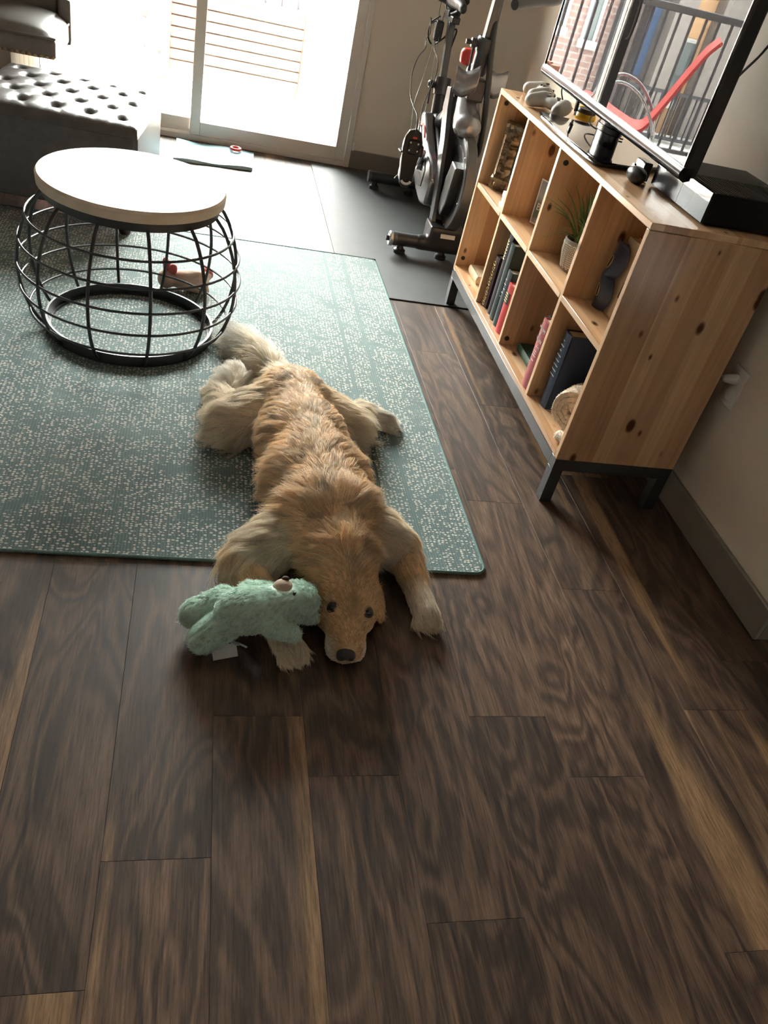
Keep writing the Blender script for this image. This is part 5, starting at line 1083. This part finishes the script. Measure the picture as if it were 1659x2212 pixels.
# ears
earL = rz(math.radians(14)) @ ry_(math.radians(24)); earR = rz(math.radians(-14)) @ ry_(math.radians(-24))
dog_b.ell((0.310, 1.290, 0.076), (0.015, 0.038, 0.058), 18, 12, earL).ell((0.446, 1.284, 0.074), (0.015, 0.038, 0.058), 18, 12, earR)
body = blob_mesh(dog_b, 0.0072, 5)
V = np.array(body.v); V[:, 2] = np.maximum(V[:, 2], ground(V[:, 0], V[:, 1]) + 0.001); body.v = [tuple(p) for p in V]
bones = [Bone(g['pelvis'], g['loin'], .11, .105, back_comb, 0.034, BACK, .24), Bone(g['loin'], g['rib'], .105, .12, back_comb, 0.044, BACK, .28), Bone(g['rib'], g['chest'], .12, .12, back_comb, 0.064, GOLD, .42),
         Bone(g['chest'], g['neck'], .115, .09, neck_comb, 0.058, GOLD, .34), Bone(g['neck'], (0.375, 1.32, 0.11), .088, .078, neck_comb, 0.036, RUST, .28), Bone((0.377, 1.29, .09), (0.376, 1.24, 0.09), .068, .058, head_comb, 0.014, HEADC, .22),
         Bone((0.374, 1.235, 0.072), (0.369, 1.155, 0.050), .050, .030, head_comb, 0.007, HEADC, .15), Bone((0.350, 1.17, 0.03), (0.390, 1.17, 0.03), .03, .03, head_comb, 0.008, PALE, .15),
         Bone((0.302, 1.30, 0.115), (0.296, 1.288, 0.045), .018, .018, (-0.35, 0.15, -1), 0.026, RUST, .25), Bone((0.452, 1.295, 0.115), (0.458, 1.28, 0.045), .018, .018, (0.35, 0.15, -1), 0.024, RUST, .25),
         Bone(g['shL'], g['elL'], .072, .05, (-0.7, 0.3, -0.4), 0.050, CREAM, .45), Bone(g['elL'], g['wrL'], .048, .031, along(g['elL'], g['wrL']), 0.026, RUST, .3), Bone((0.118, 1.41, .05), (0.125, 1.38, .04), .02, .02, (-1, 0.15, -0.2), 0.075, PALE, .5), Bone(g['wrL'], g['paL'], .031, .03, along(g['wrL'], g['paL']), 0.024, CREAM, .3),
         Bone(g['shR'], g['elR'], .072, .05, (0.8, 0.3, -0.4), 0.046, CREAM, .45), Bone(g['elR'], g['wrR'], .046, .031, along(g['elR'], g['wrR']), 0.022, RUST, .3), Bone((0.590, 1.46, .045), (0.60, 1.36, .03), .012, .012, (1, -0.35, -0.1), 0.070, PALE, .5), Bone(g['wrR'], g['paR'], .031, .03, along(g['wrR'], g['paR']), 0.022, CREAM, .3),
         Bone(g['hipL'], g['knL'], .082, .064, (-0.9, -0.1, -0.35), 0.058, CREAM, .45), Bone(g['knL'], g['hoL'], .064, .036, (-0.5, 0.8, -0.2), 0.050, CREAM, .45), Bone(g['hoL'], g['foL'], .036, .036, (-0.45, 0.8, 0.05), 0.050, PALE, .55),
         Bone(g['hipR'], g['knR'], .080, .056, (0.9, 0.0, -0.35), 0.055, CREAM, .45), Bone(g['knR'], g['hoR'], .058, .036, (0.7, 0.7, -0.2), 0.050, CREAM, .5), Bone(g['hoR'], g['foR'], .034, .029, (1, 0.25, -0.1), 0.028, PALE, .35),
         Bone(g['t0'], g['t1'], .036, .026, along(g['t0'], g['t1']), 0.075, CREAM, .5), Bone(g['t1'], g['t2'], .026, .026, lambda P: along(g['t1'], g['t2'])[None] * 6 + (P - np.array(g['t1'])) * [6, 1, 3], 0.125, CREAM, .7), Bone(g['t2'], g['t3'], .026, .016, lambda P: along(g['t2'], g['t3'])[None] * 6 + (P - np.array(g['t2'])) * [5, 1, 3], 0.11, PALE, .7)]
dog = thing('dog', (0.34, 1.70, 0.0), 'golden retriever lying flat with chin on the floor', 'dog')
def add_coat(o, mb, bones):
    d, L, C, lf = attrs(np.array(mb.v), bones); at = o.data.attributes.new('coat', 'FLOAT_COLOR', 'POINT'); c4 = np.ones((len(mb.v), 4), np.float32); c4[:, :3] = C * 0.8; at.data.foreach_set('color', c4.ravel())
bo_ = part('body', body, 'coat', dog, smooth=180); add_coat(bo_, body, bones)
bvh = BVHTree.FromPolygons([Vector(p) for p in body.v], body.f)
def hit(px, py):
    d = Vector(ray(px, py).tolist()).normalized(); h = bvh.ray_cast(Vector(CAM.tolist()), d); return (np.array(h[0]), np.array(h[1]), np.array(d)) if h[0] is not None else (None, None, None)
mat('eye_dark', (0.012, 0.006, 0.004), 0.06, var=0.1, coat=0.6); mat('nose_leather', (0.010, 0.009, 0.009), 0.34, bmp=0.5, bscale=500); mat('eyelid', (0.030, 0.016, 0.010), 0.5); mat('claw', (0.03, 0.02, 0.015), 0.4)
avoid = []
for px, py, sg in ((718, 1309, -1), (797, 1322, 1)):
    h, n_, d_ = hit(px, py)
    if h is None: h, n_ = zp(px, py, 0.11), np.array([0, -0.6, 0.8])
    c = h - n_ * 0.0025; avoid.append((h, 0.0138))
    F_ = np.array([sg * 0.9, -0.25, -0.28]); F_ -= n_ * (F_ @ n_); F_ /= np.linalg.norm(F_); G_ = np.cross(n_, F_); Mr = np.stack([F_, G_, n_], 1)
    ey = part('eye', MB().ell(c, (0.0120, 0.0092, 0.0070), 18, 12, Mr), 'eye_dark', bo_, smooth=180)
    part('eyelid', MB().ell(c - n_ * 0.0012, (0.0168, 0.0128, 0.0044), 18, 10, Mr), 'eyelid', ey, smooth=180)
nh, nn, _ = hit(748, 1415)
if nh is None: nh = np.array([0.368, 1.137, 0.05])
avoid.append((nh, 0.021))
nose = MB().ell(nh + [0, 0.004, -0.002], (0.0225, 0.013, 0.0150), 22, 14).ell(nh + [-0.011, 0.001, -0.007], (0.011, 0.010, 0.010)).ell(nh + [0.011, 0.001, -0.007], (0.011, 0.010, 0.010))
no_ = part('nose', blob_mesh(nose, 0.0032, 3), 'nose_leather', bo_, smooth=180, label='black nose')
for s in (-1, 1): part('nostril', MB().ell(nh + [s * 0.0095, -0.0085, -0.004], (0.0042, 0.003, 0.0032), 12, 8), 'eye_dark', no_)
# coat of hair
NH = 120000; P, N = sample_surface(body, NH); gz = ground(P[:, 0], P[:, 1]); ok = (P[:, 2] > gz + 0.006)
for c, r in avoid: ok &= np.linalg.norm(P - c, axis=1) > r
P, N = P[ok], N[ok]
Px, Nx = sample_surface(body, 160000); okx = (Px[:, 1] < 1.33) & (Px[:, 0] > 0.295) & (Px[:, 0] < 0.465) & (Px[:, 2] > 0.008)
for c, r in avoid: okx &= np.linalg.norm(Px - c, axis=1) > r
P, N = np.concatenate([P, Px[okx]]), np.concatenate([N, Nx[okx]]); D, L, C, lf = attrs(P, bones)
face = (P[:, 1] < 1.315) & (np.abs(P[:, 0] - 0.375) < 0.066) & (P[:, 2] > 0.04)
L = np.where(face, np.minimum(L, 0.011 + 0.012 * np.clip((P[:, 1] - 1.27) / 0.045, 0, 1)), L)
C = C * (1 + 0.16 * np.sin(P[:, :1] * 61 + P[:, 1:2] * 37) * np.sin(P[:, 1:2] * 53)) * rng.normal(1, 0.06, (len(P), 1))
frost = rng.random(len(P)) < 0.10; C[frost] = C[frost] * 0.5 + np.array(PALE) * 0.5
# narrow darker line along the forehead, paler muzzle sides
ln_ = np.exp(-((P[:, 0] - 0.376) / 0.009) ** 2) * (P[:, 1] < 1.31) * (P[:, 1] > 1.19) * (P[:, 2] > 0.06); C *= (1 - 0.30 * ln_)[:, None]
C = np.maximum(C, 0.01); C = C * np.minimum(1.0, 0.94 / C.max(1))[:, None]
short = L < 0.024
make_hair('head_fur', P[short], N[short], D[short], L[short], C[short], dog, MATS['fur_strands'], 3500, clump=0.25, lift=0.18, jitter=0.08, r0=0.00040, r1=0.00014, droop=0.05)
lg = ~short
make_hair('fur', P[lg], N[lg], D[lg], L[lg], C[lg], dog, MATS['fur_strands'], 2600, clump=0.72, lift=lf[lg], jitter=0.20, npt=6, r0=0.00046, r1=0.00012, droop=0.30, wave=0.10)
# ------------------------------------------------------------------ mint teddy bear
MINT = (0.735, 0.93, 0.81)
bear_m = MB(); bz = lambda px, py, z: zp(px, py, z)
bb = bz(535, 1318, 0.106); hd = bz(638, 1300, 0.110); l1a, l1b = bz(485, 1300, 0.075), bz(420, 1325, 0.050); l2a, l2b = bz(490, 1345, 0.075), bz(440, 1378, 0.045); a1a, a1b = bz(585, 1352, 0.105), bz(634, 1368, 0.090); e1 = bz(672, 1332, 0.070); a2 = bz(540, 1275, 0.10)
bear_m.ell(bb, (0.066, 0.050, 0.048), 20, 12).ell(bb + [0.035, 0.006, 0.0], (0.045, 0.045, 0.045)).capsule(bb, hd, 0.045, 0.042).ell(hd, (0.050, 0.046, 0.044), 20, 12)
bear_m.capsule(l1a, l1b, 0.034, 0.030).capsule(l2a, l2b, 0.036, 0.031).capsule(a1a, a1b, 0.022, 0.017).ell(e1, (0.017, 0.014, 0.018)).ell(hd + [0.035, 0.042, -0.005], (0.018, 0.012, 0.018)).capsule(a2, a2 + [0.045, 0.010, -0.01], 0.022, 0.018)
for v_ in (0,): pass
bear_s = blob_mesh(bear_m, 0.0058, 4); V = np.array(bear_s.v); V[:, 2] = np.maximum(V[:, 2], 0.0015); bear_s.v = [tuple(p) for p in V]
bear = thing('teddy_bear', (bb[0], bb[1], 0.0), 'mint green plush teddy bear lying against the dog', 'stuffed toy')
mat('mint_plush', MINT, 0.9, bmp=0.8, bscale=300); mat('tan_felt', (0.42, 0.32, 0.25), 0.9, bmp=0.4, bscale=400); mat('brown_felt', (0.08, 0.035, 0.025), 0.8); mat('satin_white', (0.60, 0.62, 0.60), 0.35)
bs_ = part('plush_body', bear_s, 'mint_plush', bear, smooth=180)
bv2 = BVHTree.FromPolygons([Vector(p) for p in bear_s.v], bear_s.f)
def hit2(px, py):
    d = Vector(ray(px, py).tolist()).normalized(); h = bv2.ray_cast(Vector(CAM.tolist()), d); return np.array(h[0]) if h[0] is not None else zp(px, py, 0.12)
mz = bz(611, 1272, 0.140); muz = part('muzzle', blob_mesh(MB().ell(mz, (0.024, 0.023, 0.022), 18, 12).capsule(mz, mz + (hd - mz) * 0.45, 0.020, 0.022), 0.005, 3), 'tan_felt', bear, smooth=180, label='tan felt muzzle')
part('nose', blob_mesh(MB().ell(mz + np.array([0.004, 0.012, 0.019]), (0.009, 0.007, 0.006)), 0.003, 2), 'brown_felt', muz, smooth=180, label='brown nose')
eh = hit2(637, 1283); part('eye', MB().ell(eh, (0.0048, 0.0048, 0.0048), 12, 8), 'eye_dark', bear)
tg = bz(498, 1402, 0.02); part('satin_tag', MB().obox(tg + [-0.012, -0.004, -0.004], (0.026, 0.007, 0), (-0.003, 0.010, 0.010), (0, 0, 0.0006)), 'satin_white', bear); part('ribbon', MB().tube(smooth_path([tg + [0, 0.012, 0.012], tg + [0.012, 0.0, 0.016], tg + [0.018, 0.010, 0.006], tg + [0.034, 0.002, 0.004]]), 0.005, 6, flat=0.3), 'satin_white', bear)
P, N = sample_surface(bear_s, 30000); ok = (P[:, 2] > 0.006) & (np.linalg.norm(P - mz, axis=1) > 0.026) & (np.linalg.norm(P - eh, axis=1) > 0.006)
P, N = P[ok], N[ok]; D = np.tile(np.array([-0.5, -0.3, -0.25]), (len(P), 1)) + rng.normal(0, 0.3, (len(P), 3)); Cb = np.clip(np.array(MINT) * rng.normal(1, 0.10, (len(P), 1)), 0.05, 0.95)
make_hair('plush_pile', P, N, D, np.full(len(P), 0.0095), Cb, bear, MATS['plush_strands'], 3000, clump=0.5, lift=0.85, jitter=0.3, npt=4, r0=0.0004, r1=0.0002, droop=0.05)
# ------------------------------------------------------------------ plush chicken on the rug
ch0 = zp(352, 632, 0.007)
ck = thing('plush_chicken', (ch0[0] + 0.09, ch0[1] + 0.03, 0.007), 'tan plush chicken toy with red comb behind the table', 'stuffed toy')
mat('chicken_plush', (0.58, 0.42, 0.33), 0.9, bmp=0.9, bscale=260); mat('comb_red', (0.52, 0.10, 0.09), 0.6)
c_ = lambda px, py, z: zp(px, py, z) + np.array([0.003, 0.055, 0])
mbk = MB().ell(c_(356, 615, 0.045), (0.034, 0.034, 0.036)).capsule(c_(365, 612, 0.045), c_(400, 618, 0.05), 0.030, 0.040).ell(c_(415, 618, 0.050), (0.060, 0.045, 0.042)).capsule(c_(425, 608, 0.075), c_(447, 610, 0.06), 0.020, 0.016).capsule(c_(400, 632, 0.026), c_(440, 640, 0.024), 0.018, 0.018)
ckm = blob_mesh(mbk, 0.006, 5); V = np.array(ckm.v); V[:, 2] = np.maximum(V[:, 2], 0.008); ckm.v = [tuple(p) for p in V]
part('plush_body', ckm, 'chicken_plush', ck, smooth=180)
part('comb', blob_mesh(MB().ell(c_(362, 590, 0.088), (0.024, 0.014, 0.026)).ell(c_(354, 578, 0.105), (0.012, 0.011, 0.020)).ell(c_(371, 594, 0.092), (0.016, 0.012, 0.022)), 0.005, 3), 'comb_red', ck, smooth=180, label='red comb')
part('tail', blob_mesh(MB().ell(c_(446, 598, 0.075), (0.018, 0.02, 0.016)).ell(c_(452, 606, 0.06), (0.012, 0.02, 0.016)), 0.005, 3), 'comb_red', ck, smooth=180)

# wool fuzz on the knit roll
for nm_, mm_, cnt in (('wool_fuzz', roll_mb, 16000), ('flap_fuzz', flap_mb, 3000)):
    P, N = sample_surface(mm_, cnt); ok = (P[:, 1] > 1.834) & (P[:, 0] > 1.05); P, N = P[ok], N[ok]
    Cw = np.clip(np.array((0.72, 0.63, 0.52)) * rng.normal(1, 0.12, (len(P), 1)), 0.1, 0.95); Dw = rng.normal(0, 1, (len(P), 3))
    make_hair(nm_, P, N, Dw, np.full(len(P), 0.0042), Cw, kr, MATS['plush_strands'], 1500, clump=0.5, lift=0.7, jitter=0.5, npt=4, r0=0.00045, r1=0.00025, droop=0.0)
